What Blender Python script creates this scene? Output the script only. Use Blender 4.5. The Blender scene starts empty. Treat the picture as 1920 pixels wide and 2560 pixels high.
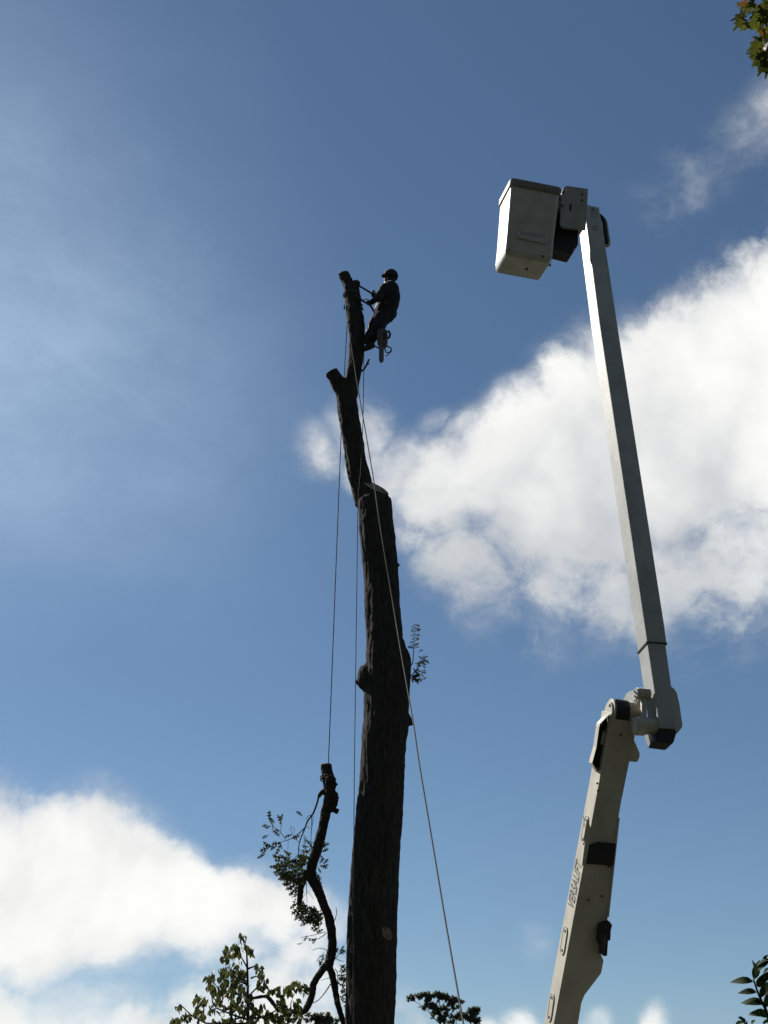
import bpy, bmesh, math, random
import numpy as np
from mathutils import Vector, Matrix, noise as mnoise

random.seed(7)
rad = math.radians
scn = bpy.context.scene
COL = scn.collection

# ------------------------------------------------------------------ camera
PITCH, FPX, CX, CY = rad(27.0), 2844.0, 829.5, 1106.0
CAM = Vector((0, 0, 1.6))
FWD = Vector((0, math.cos(PITCH), math.sin(PITCH)))
UPV = Vector((0, -math.sin(PITCH), math.cos(PITCH)))
RGT = Vector((1, 0, 0))
cd = bpy.data.cameras.new('camera')
cam = bpy.data.objects.new('camera', cd)
COL.objects.link(cam)
cam.location = CAM
cam.rotation_euler = (math.pi / 2 + PITCH, 0, 0)
cd.sensor_fit = 'VERTICAL'
cd.sensor_height = 24.0
cd.lens = 12.0 / (CY / FPX)
cd.clip_end = 6000
scn.camera = cam

# bearings measured from the standing point, used to survey where things stand
def ray(x, y):
    return FWD + RGT * ((x - CX) / FPX) + UPV * ((CY - y) / FPX)
def PY(x, y, Y):                      # point at ground distance Y
    d = ray(x, y)
    return CAM + d * (Y / d.y)
def Q(x, y, c):                       # point at depth c
    return CAM + ray(x, y) * c
def depth(p):
    return (p - CAM).dot(FWD)
def on_plane(x, y, p0, n):
    d = ray(x, y)
    return CAM + d * ((p0 - CAM).dot(n) / d.dot(n))
def conv(x0, y0, s):
    return lambda a, b: ((x0 + a / s) * .8641, (y0 + b / s) * .8641)
z1 = conv(780, 660, 5.925); z2 = conv(1200, 400, 4.608); z2b = conv(1360, 400, 9.217)
z3 = conv(1440, 1560, 5.53); z3b = conv(1440, 1720, 7.9); z4 = conv(1340, 1950, 3.627)
z5 = conv(900, 660, 9.22); z5b = conv(640, 1860, 5.53); z6 = conv(420, 2260, 3.456)
z7 = conv(780, 900, 5.268); z8 = conv(860, 1500, 5.53); ze = conv(1500, 1660, 7.541)
zt = conv(1820, 0, 11.06); zs = conv(1780, 2340, 10.06); zf = conv(960, 2400, 5.53)
zm = conv(640, 2020, 6.9125)

# ------------------------------------------------------------------ world, sun, exposure
SUN_EL, SUN_AZ = rad(42), rad(-48)           # azimuth from straight ahead (+Y), negative = left
SUN_DIR = Vector((math.sin(SUN_AZ) * math.cos(SUN_EL), math.cos(SUN_AZ) * math.cos(SUN_EL), math.sin(SUN_EL)))
SKY_STRENGTH = 0.05
world = bpy.data.worlds.new('World'); scn.world = world
world.use_nodes = True
wt = world.node_tree; wn = wt.nodes; wl = wt.links
for n in list(wn): wn.remove(n)
def W(t, **k):
    n = wn.new(t)
    for a, b in k.items(): setattr(n, a, b)
    return n
wout = W('ShaderNodeOutputWorld'); bg = W('ShaderNodeBackground')
sky = W('ShaderNodeTexSky', sky_type='NISHITA')
sky.sun_disc = False; sky.sun_elevation = SUN_EL; sky.sun_rotation = SUN_AZ
sky.altitude = 100; sky.air_density = .92; sky.dust_density = .18; sky.ozone_density = 3.0
tc = W('ShaderNodeTexCoord')
def wmath(op, a, b=None, c=None, clamp=False):
    n = W('ShaderNodeMath', operation=op); n.use_clamp = clamp
    for i, v in enumerate((a, b, c)):
        if v is None: continue
        if isinstance(v, (int, float)): n.inputs[i].default_value = v
        else: wl.new(v, n.inputs[i])
    return n.outputs[0]
def wmap(v, a, b, c, d, kind='SMOOTHSTEP'):
    n = W('ShaderNodeMapRange', interpolation_type=kind)
    wl.new(v, n.inputs[0])
    for i, q in zip((1, 2, 3, 4), (a, b, c, d)): n.inputs[i].default_value = q
    return n.outputs[0]
def wnoise(scale, detail, rough, vec, off=(0, 0, 0)):
    m = W('ShaderNodeMapping'); m.inputs['Location'].default_value = off
    wl.new(vec, m.inputs[0])
    n = W('ShaderNodeTexNoise'); n.inputs['Scale'].default_value = scale
    n.inputs['Detail'].default_value = detail; n.inputs['Roughness'].default_value = rough
    wl.new(m.outputs[0], n.inputs['Vector'])
    return n
gen = tc.outputs['Generated']
nz = wnoise(7, 5, .55, gen)
sub = W('ShaderNodeVectorMath', operation='SUBTRACT'); wl.new(nz.outputs['Color'], sub.inputs[0]); sub.inputs[1].default_value = (.5, .5, .5)
scl = W('ShaderNodeVectorMath', operation='SCALE'); wl.new(sub.outputs[0], scl.inputs[0]); scl.inputs['Scale'].default_value = .055
wrp = W('ShaderNodeVectorMath', operation='ADD'); wl.new(gen, wrp.inputs[0]); wl.new(scl.outputs[0], wrp.inputs[1])
BLOBS = [  # bearing (x, y), angular radius, thickness
 (690,975,100,.5),(790,930,120,.6),(810,1010,110,.6),(880,1030,150,.85),(960,1060,180,1.1),(1060,1030,190,1.2),(1150,970,190,1.2),(1250,920,210,1.25),
 (1350,860,220,1.25),(1470,800,230,1.25),(1600,730,230,1.2),(1720,690,260,1.2),(1150,1110,200,1.1),(1290,1060,230,1.25),(1430,1000,260,1.25),
 (1570,960,260,1.2),(1720,950,300,1.2),(920,1150,130,.5),(990,1220,160,.62),(1060,1300,150,.62),(1180,1240,180,.75),(1290,1240,160,.6),(1300,1320,140,.52),
 (1450,1200,200,.65),(1600,1200,220,.75),(1760,1170,300,.85),(1560,1330,170,.52),(1400,1340,130,.42),(1180,1360,130,.46),(1680,1330,170,.4),
 (1420,430,120,.25),(1490,380,130,.31),(1560,340,130,.28),(1640,290,140,.31),(1730,250,180,.36),(1490,640,80,.42),(1560,620,110,.5),(1640,570,110,.5),
 (1730,500,130,.6),(1480,1430,90,.26),(940,915,60,.36),
 (-60,1890,240,1.25),(80,1870,190,1.25),(200,1855,190,1.2),(290,1865,160,1.05),(360,1900,140,.8),(-20,1950,240,1.2),(130,1970,230,1.2),(270,1970,200,1.1),
 (420,1985,160,1.0),(510,1965,140,.95),(580,1970,130,.9),(650,1990,120,.6),(720,2000,90,.36),(-60,2080,150,.8),(60,2070,110,.5),(640,2080,120,.55),(520,2060,110,.5),
 (-200,1960,300,1.2),(-10,2230,180,.85),(130,2250,160,.8),(300,2260,170,.85),(450,2225,150,.85),(590,2180,150,.75),(690,2160,130,.6),(770,2210,140,.6),
 (890,2220,120,.5),(1065,2220,60,.5),(1120,2205,65,.75),(1280,2190,48,.6),(1420,2206,62,.8),(1140,2040,60,.34),(230,2360,340,.9),(620,2360,300,.8)]
# the same broken cloud cover carried on round the rest of the sky
rng = random.Random(11)
dirs = []
for x, y, r, a in BLOBS:
    dirs.append((ray(x, y).normalized(), r / FPX, a))
k = 0
while k < 7:
    az, el = rng.uniform(-math.pi, math.pi), rad(rng.uniform(4, 60))
    d = Vector((math.sin(az) * math.cos(el), math.cos(az) * math.cos(el), math.sin(el)))
    if d.angle(FWD) < rad(42) or d.angle(SUN_DIR) < rad(22): continue
    for j in range(2):
        q = (d + Vector((rng.gauss(0, .07), rng.gauss(0, .07), rng.gauss(0, .03)))).normalized()
        dirs.append((q, rng.uniform(.08, .18), rng.uniform(.7, 1.2)))
    k += 1
field = None
for d, r, a in dirs:
    dn = W('ShaderNodeVectorMath', operation='DISTANCE'); wl.new(wrp.outputs[0], dn.inputs[0]); dn.inputs[1].default_value = d
    v = wmap(dn.outputs['Value'], r * .1, r * 1.1, a, 0)
    field = v if field is None else wmath('MAXIMUM', field, v)
fbm = wnoise(15, 10, .62, wrp.outputs[0], (3.1, .4, 1.7))
fb = wmath('SUBTRACT', fbm.outputs['Fac'], .5)
gate = wmath('MULTIPLY', field, 2.2, clamp=True)
fcl = wmath('MINIMUM', field, 1.9)
core = wmap(field, .6, 1.1, 1, .3)
den = wmap(wmath('ADD', fcl, wmath('MULTIPLY', wmath('MULTIPLY', wmath('MULTIPLY', fb, gate), core), 2.6)), .26, 1.02, 0, 1)
# thin ragged veil round the thick parts, and faint high cirrus towards the sun
st = W('ShaderNodeMapping'); wl.new(wrp.outputs[0], st.inputs[0]); st.inputs['Scale'].default_value = (1, 1, 1.9); st.inputs['Rotation'].default_value = (0, .5, .3)
vn = wnoise(8, 8, .66, st.outputs[0], (1.3, 5.2, .8))
veil = wmap(wmath('ADD', fcl, wmath('MULTIPLY', wmath('MULTIPLY', wmath('SUBTRACT', vn.outputs['Fac'], .5), gate), 2.6)), .05, 1.1, 0, .6)
den = wmath('SUBTRACT', 1, wmath('MULTIPLY', wmath('SUBTRACT', 1, den), wmath('SUBTRACT', 1, veil)))
cir = None
for x, y, r_, a in ((-60, 640, 850, .19), (120, 850, 560, .09), (420, 980, 560, .07), (-500, 700, 950, .22)):
    dn = W('ShaderNodeVectorMath', operation='DISTANCE'); wl.new(wrp.outputs[0], dn.inputs[0]); dn.inputs[1].default_value = ray(x, y).normalized()
    v = wmap(dn.outputs['Value'], 0, r_ / FPX, a, 0); cir = v if cir is None else wmath('ADD', cir, v)
cir = wmath('MULTIPLY', cir, wmap(vn.outputs['Fac'], .3, .7, .75, 1.2))

# billows: brighter where the cloud thins towards the sun, greyer on the far side
sh = W('ShaderNodeVectorMath', operation='ADD'); wl.new(wrp.outputs[0], sh.inputs[0]); sh.inputs[1].default_value = SUN_DIR * .035
f0 = wnoise(7, 4, .48, wrp.outputs[0], (3.1, .4, 1.7)); f1 = wnoise(7, 4, .48, sh.outputs[0], (3.1, .4, 1.7))
lit = wmath('SUBTRACT', f0.outputs['Fac'], f1.outputs['Fac'])
big = wnoise(3.2, 2, .4, wrp.outputs[0], (7.7, 2.1, 5.3))
tone = wmath('ADD', wmath('MULTIPLY', lit, 1.7), wmath('MULTIPLY', wmath('SUBTRACT', big.outputs['Fac'], .5), 1.6))
cb = W('ShaderNodeMix', data_type='RGBA')
wl.new(wmap(tone, -.48, .34, 0, 1), cb.inputs[0])
CLB = .63 / SKY_STRENGTH
cb.inputs[6].default_value = (.56 * CLB, .585 * CLB, .62 * CLB, 1)
cb.inputs[7].default_value = (1.0 * CLB, 1.0 * CLB, .97 * CLB, 1)
mx = W('ShaderNodeMix', data_type='RGBA')
cm = W('ShaderNodeMix', data_type='RGBA'); wl.new(cir, cm.inputs[0]); cm.inputs[7].default_value = (.62 * CLB, .8 * CLB, 1.0 * CLB, 1)
hsv = W('ShaderNodeHueSaturation'); hsv.inputs['Saturation'].default_value = 1.03; hsv.inputs['Hue'].default_value = .495; wl.new(sky.outputs[0], hsv.inputs['Color'])
wl.new(hsv.outputs[0], cm.inputs[6])
wl.new(den, mx.inputs[0]); wl.new(cm.outputs[2], mx.inputs[6]); wl.new(cb.outputs[2], mx.inputs[7])
wl.new(mx.outputs[2], bg.inputs['Color']); bg.inputs['Strength'].default_value = SKY_STRENGTH
wl.new(bg.outputs[0], wout.inputs[0])
world.cycles.sampling_method = 'MANUAL'; world.cycles.sample_map_resolution = 512

sl = bpy.data.lights.new('sun', 'SUN'); so = bpy.data.objects.new('sun', sl); COL.objects.link(so)
sl.energy = 5.0; sl.angle = rad(.53); sl.color = (1, .94, .85)
so.rotation_euler = SUN_DIR.to_track_quat('Z', 'Y').to_euler()
so.location = (-20, 10, 40)

vs = scn.view_settings
vs.view_transform = 'Standard'; vs.look = 'None'; vs.exposure = 0.66; vs.gamma = 1.0; vs.use_curve_mapping = False
scn.render.engine = 'CYCLES'

# ------------------------------------------------------------------ materials
MATS = {}
def mat(name, col, rough=.6, var=.25, scale=8, col2=None, metal=0, bump=0, bscale=60, stretch=None, spec=.4, transl=None, objvar=0, contrast=(.35, .68)):
    if name in MATS: return MATS[name]
    m = bpy.data.materials.new(name); m.use_nodes = True; MATS[name] = m
    nt = m.node_tree; nd, lk = nt.nodes, nt.links
    b = nd['Principled BSDF']
    b.inputs['Roughness'].default_value = rough; b.inputs['Metallic'].default_value = metal
    b.inputs['Specular IOR Level'].default_value = spec
    t = nd.new('ShaderNodeTexCoord'); mp = nd.new('ShaderNodeMapping')
    lk.new(t.outputs['Object'], mp.inputs[0])
    if stretch: mp.inputs['Scale'].default_value = stretch
    n = nd.new('ShaderNodeTexNoise'); n.inputs['Scale'].default_value = scale; n.inputs['Detail'].default_value = 8
    n.inputs['Roughness'].default_value = .62
    lk.new(mp.outputs[0], n.inputs['Vector'])
    mr = nd.new('ShaderNodeMapRange'); lk.new(n.outputs['Fac'], mr.inputs[0])
    mr.inputs[1].default_value, mr.inputs[2].default_value = contrast
    c = nd.new('ShaderNodeMix'); c.data_type = 'RGBA'; lk.new(mr.outputs[0], c.inputs[0])
    c2 = col2 or tuple(v * (1 - var) for v in col)
    c.inputs[6].default_value = (*c2, 1); c.inputs[7].default_value = (*col, 1)
    out = c.outputs[2]
    if objvar:
        oi = nd.new('ShaderNodeObjectInfo'); hs = nd.new('ShaderNodeHueSaturation')
        m1 = nd.new('ShaderNodeMapRange'); lk.new(oi.outputs['Random'], m1.inputs[0]); m1.inputs[3].default_value = .5 - .06 * objvar; m1.inputs[4].default_value = .5 + .035 * objvar
        m2 = nd.new('ShaderNodeMapRange'); lk.new(oi.outputs['Random'], m2.inputs[0]); m2.inputs[3].default_value = 1.35; m2.inputs[4].default_value = .65
        lk.new(m1.outputs[0], hs.inputs['Hue']); lk.new(m2.outputs[0], hs.inputs['Value']); lk.new(out, hs.inputs['Color'])
        out = hs.outputs[0]
    lk.new(out, b.inputs['Base Color'])
    if bump:
        n2 = nd.new('ShaderNodeTexNoise'); n2.inputs['Scale'].default_value = bscale; n2.inputs['Detail'].default_value = 6
        lk.new(mp.outputs[0], n2.inputs['Vector'])
        bp = nd.new('ShaderNodeBump'); bp.inputs['Strength'].default_value = bump; bp.inputs['Distance'].default_value = .02
        lk.new(n2.outputs['Fac'], bp.inputs['Height']); lk.new(bp.outputs[0], b.inputs['Normal'])
    if transl:
        tr = nd.new('ShaderNodeBsdfTranslucent'); ms = nd.new('ShaderNodeMixShader'); ms.inputs[0].default_value = transl
        hs2 = nd.new('ShaderNodeHueSaturation'); hs2.inputs['Saturation'].default_value = 1.15; hs2.inputs['Value'].default_value = 1.3
        lk.new(out, hs2.inputs['Color']); lk.new(hs2.outputs[0], tr.inputs['Color'])
        lk.new(b.outputs[0], ms.inputs[1]); lk.new(tr.outputs[0], ms.inputs[2]); lk.new(ms.outputs[0], nd['Material Output'].inputs[0])
    return m

BARK = mat('bark', (.05, .044, .037), .95, scale=9, col2=(.018, .016, .015), bump=.9, bscale=30, stretch=(3, 3, .55), spec=.1)
BARK2 = mat('branch_bark', (.05, .043, .036), .95, scale=22, col2=(.02, .018, .016), bump=.6, bscale=60, spec=.1)
WOOD = mat('cut_wood', (.34, .23, .14), .85, scale=14, col2=(.2, .13, .085), spec=.15)
OLDWOOD = mat('weathered_cut_wood', (.2, .15, .11), .9, scale=14, col2=(.09, .07, .055), spec=.1)
WHITE = mat('white_fiberglass', (.35, .355, .335), .38, scale=3.2, col2=(.24, .245, .225), bump=.08, bscale=25, spec=.45, contrast=(.25, .6))
CREAM = mat('cream_paint', (.42, .395, .33), .42, scale=3.5, col2=(.3, .28, .235), bump=.05, bscale=30, spec=.4, contrast=(.25, .58))
BUCKETM = mat('bucket_fiberglass', (.39, .38, .345), .45, scale=4.5, col2=(.27, .262, .235), bump=.08, bscale=18, spec=.4, contrast=(.22, .6))
GREYP = mat('grey_plate', (.3, .3, .285), .5, scale=7, col2=(.22, .22, .21), bump=.08, bscale=40)
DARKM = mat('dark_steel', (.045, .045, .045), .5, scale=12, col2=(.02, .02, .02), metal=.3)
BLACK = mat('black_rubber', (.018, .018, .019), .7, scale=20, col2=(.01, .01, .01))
DECAL = mat('grey_decal', (.085, .087, .085), .5, scale=30, col2=(.11, .11, .108))
TAN = mat('tan_hose', (.42, .33, .22), .6, scale=20)
ROPEM = mat('rope_fibre', (.13, .12, .1), .9, scale=120, col2=(.05, .046, .04), bump=.5, bscale=300)
OAKL = mat('oak_leaf', (.055, .065, .024), .55, scale=30, col2=(.035, .04, .018), transl=.25, objvar=.7)
OVALL = mat('broad_leaf', (.058, .074, .024), .55, scale=25, col2=(.034, .044, .017), transl=.33, objvar=.8)
MAPLEL = mat('maple_leaf', (.07, .082, .02), .5, scale=25, col2=(.035, .045, .014), transl=.4, objvar=.5)
RUSTL = mat('autumn_leaf', (.14, .05, .022), .5, scale=25, col2=(.07, .055, .02), transl=.4, objvar=.4)
LAURELL = mat('glossy_leaf', (.03, .05, .017), .65, scale=25, col2=(.018, .033, .012), transl=.12, objvar=.3, spec=.08)
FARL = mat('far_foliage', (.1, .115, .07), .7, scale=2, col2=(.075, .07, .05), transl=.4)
WOODL = mat('added_wood_foliage', (.04, .05, .024), .8, scale=1, col2=(.025, .03, .016), transl=.15)  # dark leaves for the added wood, so it reflects little light
GRASS = mat('grass_ground', (.03, .04, .018), .95, scale=.6, col2=(.036, .031, .022), bump=.5, bscale=14)
JACKET = mat('dark_jacket', (.01, .01, .011), .95, scale=22, col2=(.006, .006, .007), bump=.4, bscale=40)
TROUS = mat('dark_trousers', (.011, .011, .012), .95, scale=22, col2=(.007, .007, .008), bump=.4, bscale=40)
SKIN = mat('skin', (.16, .085, .055), .55, scale=20, var=.15)
HELM = mat('dark_cap', (.016, .018, .015), .9, scale=12, col2=(.01, .011, .01))
GLOVE = mat('work_glove', (.05, .042, .034), .85, scale=30)
LEATHER = mat('leather', (.022, .018, .015), .7, scale=20)
METAL = mat('bright_metal', (.5, .5, .5), .35, scale=20, metal=1, var=.2)
SAWB = mat('saw_housing', (.08, .055, .04), .5, scale=18, col2=(.04, .035, .03))
BARM = mat('saw_bar', (.12, .1, .1), .45, scale=30, metal=.6)

# ------------------------------------------------------------------ mesh helpers
class MB:
    def __init__(s): s.v = []; s.f = []; s.m = []
    def add(s, vs, fs, mi=0):
        o = len(s.v); s.v += [tuple(v) for v in vs]
        s.f += [tuple(i + o for i in f) for f in fs]; s.m += [mi] * len(fs)
        return s
    def box(s, o, a, b, c, mi=0):   # corner + three edge vectors
        vs = [o, o + a, o + a + b, o + b]; vs += [v + c for v in vs]
        return s.add(vs, [(0, 3, 2, 1), (4, 5, 6, 7), (0, 1, 5, 4), (1, 2, 6, 5), (2, 3, 7, 6), (3, 0, 4, 7)], mi)
    def prism(s, poly, ext, mi=0):
        n = len(poly); vs = list(poly) + [p + ext for p in poly]
        return s.add(vs, [tuple(range(n))[::-1], tuple(range(n, 2 * n))] + [(i, (i + 1) % n, (i + 1) % n + n, i + n) for i in range(n)], mi)
    def tube(s, pts, rs, n=10, caps=True, mi=0, jit=0):
        pts = [Vector(p) for p in pts]
        if isinstance(rs, (int, float)): rs = [rs] * len(pts)
        vs = []; ref = None
        for i, p in enumerate(pts):
            t = (pts[min(i + 1, len(pts) - 1)] - pts[max(i - 1, 0)]).normalized()
            if ref is None: ref = t.orthogonal().normalized()
            ref = (ref - t * ref.dot(t)).normalized(); bi = t.cross(ref)
            for k in range(n):
                a = 2 * math.pi * k / n
                r = rs[i] * (1 + random.uniform(-jit, jit))
                vs.append(p + (ref * math.cos(a) + bi * math.sin(a)) * r)
        L = len(pts)
        fs = [(i * n + k, i * n + (k + 1) % n, (i + 1) * n + (k + 1) % n, (i + 1) * n + k) for i in range(L - 1) for k in range(n)]
        if caps: fs += [tuple(range(n))[::-1], tuple(range((L - 1) * n, L * n))]
        return s.add(vs, fs, mi)
    def ball(s, c, r, sc=(1, 1, 1), mi=0, n=10):
        vs = []; fs = []
        for i in range(n + 1):
            th = math.pi * i / n
            for k in range(2 * n):
                a = math.pi * k / n
                vs.append(Vector(c) + Vector((math.sin(th) * math.cos(a) * sc[0], math.sin(th) * math.sin(a) * sc[1], math.cos(th) * sc[2])) * r)
        for i in range(n):
            for k in range(2 * n):
                fs.append((i * 2 * n + k, (i + 1) * 2 * n + k, (i + 1) * 2 * n + (k + 1) % (2 * n), i * 2 * n + (k + 1) % (2 * n)))
        return s.add(vs, fs, mi)
    def mesh(s, name, fix=True):
        me = bpy.data.meshes.new(name); me.from_pydata(s.v, [], s.f); me.validate()
        if fix:
            bm = bmesh.new(); bm.from_mesh(me)
            bmesh.ops.remove_doubles(bm, verts=bm.verts, dist=1e-6)
            bmesh.ops.recalc_face_normals(bm, faces=bm.faces); bm.to_mesh(me); bm.free()
        return me

def link(o, parent=None):
    COL.objects.link(o)
    if parent is not None:
        o.parent = parent
        o.matrix_parent_inverse = world_of(parent).inverted()
    return o
def world_of(o):
    m = Matrix.LocRotScale(o.location, o.rotation_euler, o.scale)
    return m if o.parent is None else world_of(o.parent) @ o.matrix_parent_inverse @ m
def obj(name, mb, mats, parent=None, smooth=None, bevel=0, label=None):
    me = mb.mesh(name) if isinstance(mb, MB) else mb
    me.materials.clear()
    for m in (mats if isinstance(mats, (list, tuple)) else [mats]): me.materials.append(m)
    if isinstance(mb, MB) and len(set(mb.m)) > 1 and len(mb.m) == len(me.polygons):
        me.polygons.foreach_set('material_index', mb.m)
    o = bpy.data.objects.new(name, me); link(o, parent)
    if smooth is not None:
        me.polygons.foreach_set('use_smooth', [True] * len(me.polygons))
        if smooth < 180:
            me.set_sharp_from_angle(angle=rad(smooth))
    if bevel:
        b = o.modifiers.new('bevel', 'BEVEL'); b.width = bevel; b.segments = 2; b.limit_method = 'ANGLE'; b.angle_limit = rad(35)
    if label: o['label'] = label
    return o
def thing(name, label, cat, loc, group=None):
    o = bpy.data.objects.new(name, None); o.empty_display_size = .2; COL.objects.link(o); o.location = loc
    return tag(o, label, cat, group)
def tag(o, label, cat, group=None, kind=None):
    if label: o['label'] = label
    if cat: o['category'] = cat
    if group: o['group'] = group
    if kind: o['kind'] = kind
    return o
def remeshed(mb, voxel, smooth=2):
    me = mb.mesh('tmp', False)
    bm = bmesh.new(); bm.from_mesh(me); bmesh.ops.recalc_face_normals(bm, faces=bm.faces); bm.to_mesh(me); bm.free()
    o = bpy.data.objects.new('tmp', me); COL.objects.link(o)
    r = o.modifiers.new('r', 'REMESH'); r.mode = 'VOXEL'; r.voxel_size = voxel
    if smooth:
        s = o.modifiers.new('s', 'SMOOTH'); s.iterations = smooth; s.factor = .5
    dg = bpy.context.evaluated_depsgraph_get()
    out = bpy.data.meshes.new_from_object(o.evaluated_get(dg))
    bpy.data.objects.remove(o)
    return out
def displace(me, fn):
    n = len(me.vertices); co = np.empty(n * 3); me.vertices.foreach_get('co', co); co = co.reshape(-1, 3)
    no = np.empty(n * 3); me.vertices.foreach_get('normal', no); no = no.reshape(-1, 3)
    d = np.array([fn(Vector(c)) for c in co])
    co = co + no * d[:, None]; me.vertices.foreach_set('co', co.ravel()); me.update()
def chain(pts, rpx, Y):               # surveyed centreline + half widths -> points and radii in metres
    P, R = [], []
    for i, (x, y) in enumerate(pts):
        yy = Y[i] if isinstance(Y, (list, tuple)) else Y
        p = PY(x, y, yy); P.append(p)
        r = rpx[i] if isinstance(rpx, (list, tuple)) else rpx
        R.append(r / FPX * depth(p))
    return P, R
def edges(cv, rows, Y):
    pts = [cv((l + r) / 2, y) for y, l, r in rows]
    k = abs(cv(1, 0)[0] - cv(0, 0)[0])
    return chain(pts, [(r - l) / 2 * k for y, l, r in rows], Y)
ident = lambda a, b: (a, b)
def densify(P, R, n=3):
    P2, R2 = [], []
    for i in range(len(P) - 1):
        p0, p1, p2, p3 = P[max(i - 1, 0)], P[i], P[i + 1], P[min(i + 2, len(P) - 1)]
        for k in range(n):
            t = k / n
            P2.append(.5 * ((2 * p1) + (p2 - p0) * t + (2 * p0 - 5 * p1 + 4 * p2 - p3) * t * t + (3 * p1 - p0 - 3 * p2 + p3) * t ** 3))
            R2.append(R[i] * (1 - t) + R[i + 1] * t)
    return P2 + [P[-1]], R2 + [R[-1]]

# ------------------------------------------------------------------ leaf shapes
def leaf_mesh(name, half, bend, fold, mat_, twist=0):
    # half outline: list of (y, w); midrib along +Y, unit length
    mb = MB()
    def z(y, w): return -bend * y * y + fold * abs(w) + twist * w * y
    for s in (-1, 1):
        vs = [(0, y, z(y, 0)) for y, w in half] + [(s * w, y, z(y, w)) for y, w in half]
        n = len(half)
        fs = []
        for i in range(n - 1):
            f = (i, i + 1, n + i + 1, n + i)
            fs.append(f if s > 0 else f[::-1])
        mb.add(vs, fs)
    mb.tube([(0, -.22, .0), (0, 0, 0)], [.012, .012], n=4)
    me = mb.mesh(name, False)
    bm = bmesh.new(); bm.from_mesh(me); bmesh.ops.remove_doubles(bm, verts=bm.verts, dist=1e-5); bm.to_mesh(me); bm.free()
    me.materials.append(mat_); me.polygons.foreach_set('use_smooth', [True] * len(me.polygons))
    return me
OVAL = [(0, .012), (.1, .12), (.28, .24), (.48, .29), (.68, .23), (.86, .1), (1, .0)]
OAK = [(0, .015), (.1, .05), (.2, .17), (.25, .16), (.23, .05), (.36, .07), (.52, .3), (.56, .27), (.5, .07), (.62, .06), (.78, .26), (.81, .23), (.76, .06), (.85, .05), (.93, .12), (.92, .04), (1, .0)]
LANCE = [(0, .015), (.12, .09), (.3, .17), (.5, .19), (.68, .155), (.84, .085), (.93, .035), (1, 0)]
def maple_mesh(name, mat_, bend):
    out = [(0, 0), (-.14, -.05), (-.34, -.1), (-.26, .06), (-.46, .1), (-.56, .24), (-.36, .27), (-.24, .32), (-.32, .5), (-.3, .62), (-.16, .58), (-.1, .66), (-.08, .84), (0, 1)]
    pts = out + [(-x, y) for x, y in out[-2:0:-1]]
    mb = MB(); c = (0, .28, .03)
    vs = [c] + [(x, y, -bend * (y * y + x * x) + .12 * abs(x)) for x, y in pts]
    n = len(pts)
    mb.add(vs, [(0, 1 + i, 1 + (i + 1) % n) for i in range(n)])
    mb.tube([(0, -.5, .06), (0, 0, 0)], [.014, .014], n=4)
    me = mb.mesh(name, False); me.materials.append(mat_)
    return me
OAKS = [leaf_mesh('oak_leaf', OAK, b, f, OAKL, t) for b, f, t in ((.1, .1, .1), (.3, .3, -.3), (.45, .15, .35), (.2, .55, 0))]
OVALS = [leaf_mesh('broad_leaf', OVAL, b, f, OVALL, t) for b, f, t in ((.15, .2, .1), (.35, .35, -.25), (.55, .15, .2), (.25, .6, 0))]
LANCES = [leaf_mesh('glossy_leaf', LANCE, b, f, LAURELL, t) for b, f, t in ((.6, .25, .1), (.8, .3, -.2), (1.0, .2, .1))]
MAPLES = [maple_mesh('maple_leaf', MAPLEL, b) for b in (.05, .25, .45)]
RUSTS = [maple_mesh('rust_leaf', RUSTL, b) for b in (.3, .5)]
def leaf_matrix(base, d, nrm, size, w=1):
    y = Vector(d).normalized(); x = y.cross(Vector(nrm))
    if x.length < 1e-3: x = y.orthogonal()
    x.normalize(); z = x.cross(y)
    m = Matrix((x * w, y, z)).transposed().to_4x4() * 1
    for i in range(3):
        for j in range(3): m[i][j] *= size
    m.translation = base
    return m
def put_leaf(name, me, parent, base, d, nrm, size, w=1):
    o = bpy.data.objects.new(name, me); COL.objects.link(o); o.parent = parent
    o.matrix_parent_inverse = world_of(parent).inverted()
    o.matrix_basis = leaf_matrix(base, d, nrm, size, w)
    return o
def bake_leaf(mb, half, base, d, nrm, size, bend=.3, fold=.3):
    m = leaf_matrix(base, d, nrm, size); n = len(half)
    for s in (-1, 1):
        vs = [m @ Vector((0, y, -bend * y * y)) for y, w in half] + [m @ Vector((s * w, y, -bend * y * y + fold * w)) for y, w in half]
        mb.add(vs, [(i, i + 1, n + i + 1, n + i) for i in range(n - 1)])
def rvec(r=random):
    while True:
        v = Vector((r.uniform(-1, 1), r.uniform(-1, 1), r.uniform(-1, 1)))
        if .05 < v.length < 1: return v.normalized()

# ------------------------------------------------------------------ ground
g = MB(); N = 24; S = 1500
gv = []; gf = []
for i in range(N + 1):
    for j in range(N + 1):
        x = S * ((2 * i / N - 1) ** 3); y = S * ((2 * j / N - 1) ** 3)
        gv.append((x, y, -.0))
for i in range(N):
    for j in range(N):
        a = i * (N + 1) + j; gf.append((a, a + N + 1, a + N + 2, a + 1))
g.add(gv, gf)
go = obj('ground', g, GRASS); go['kind'] = 'structure'

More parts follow.
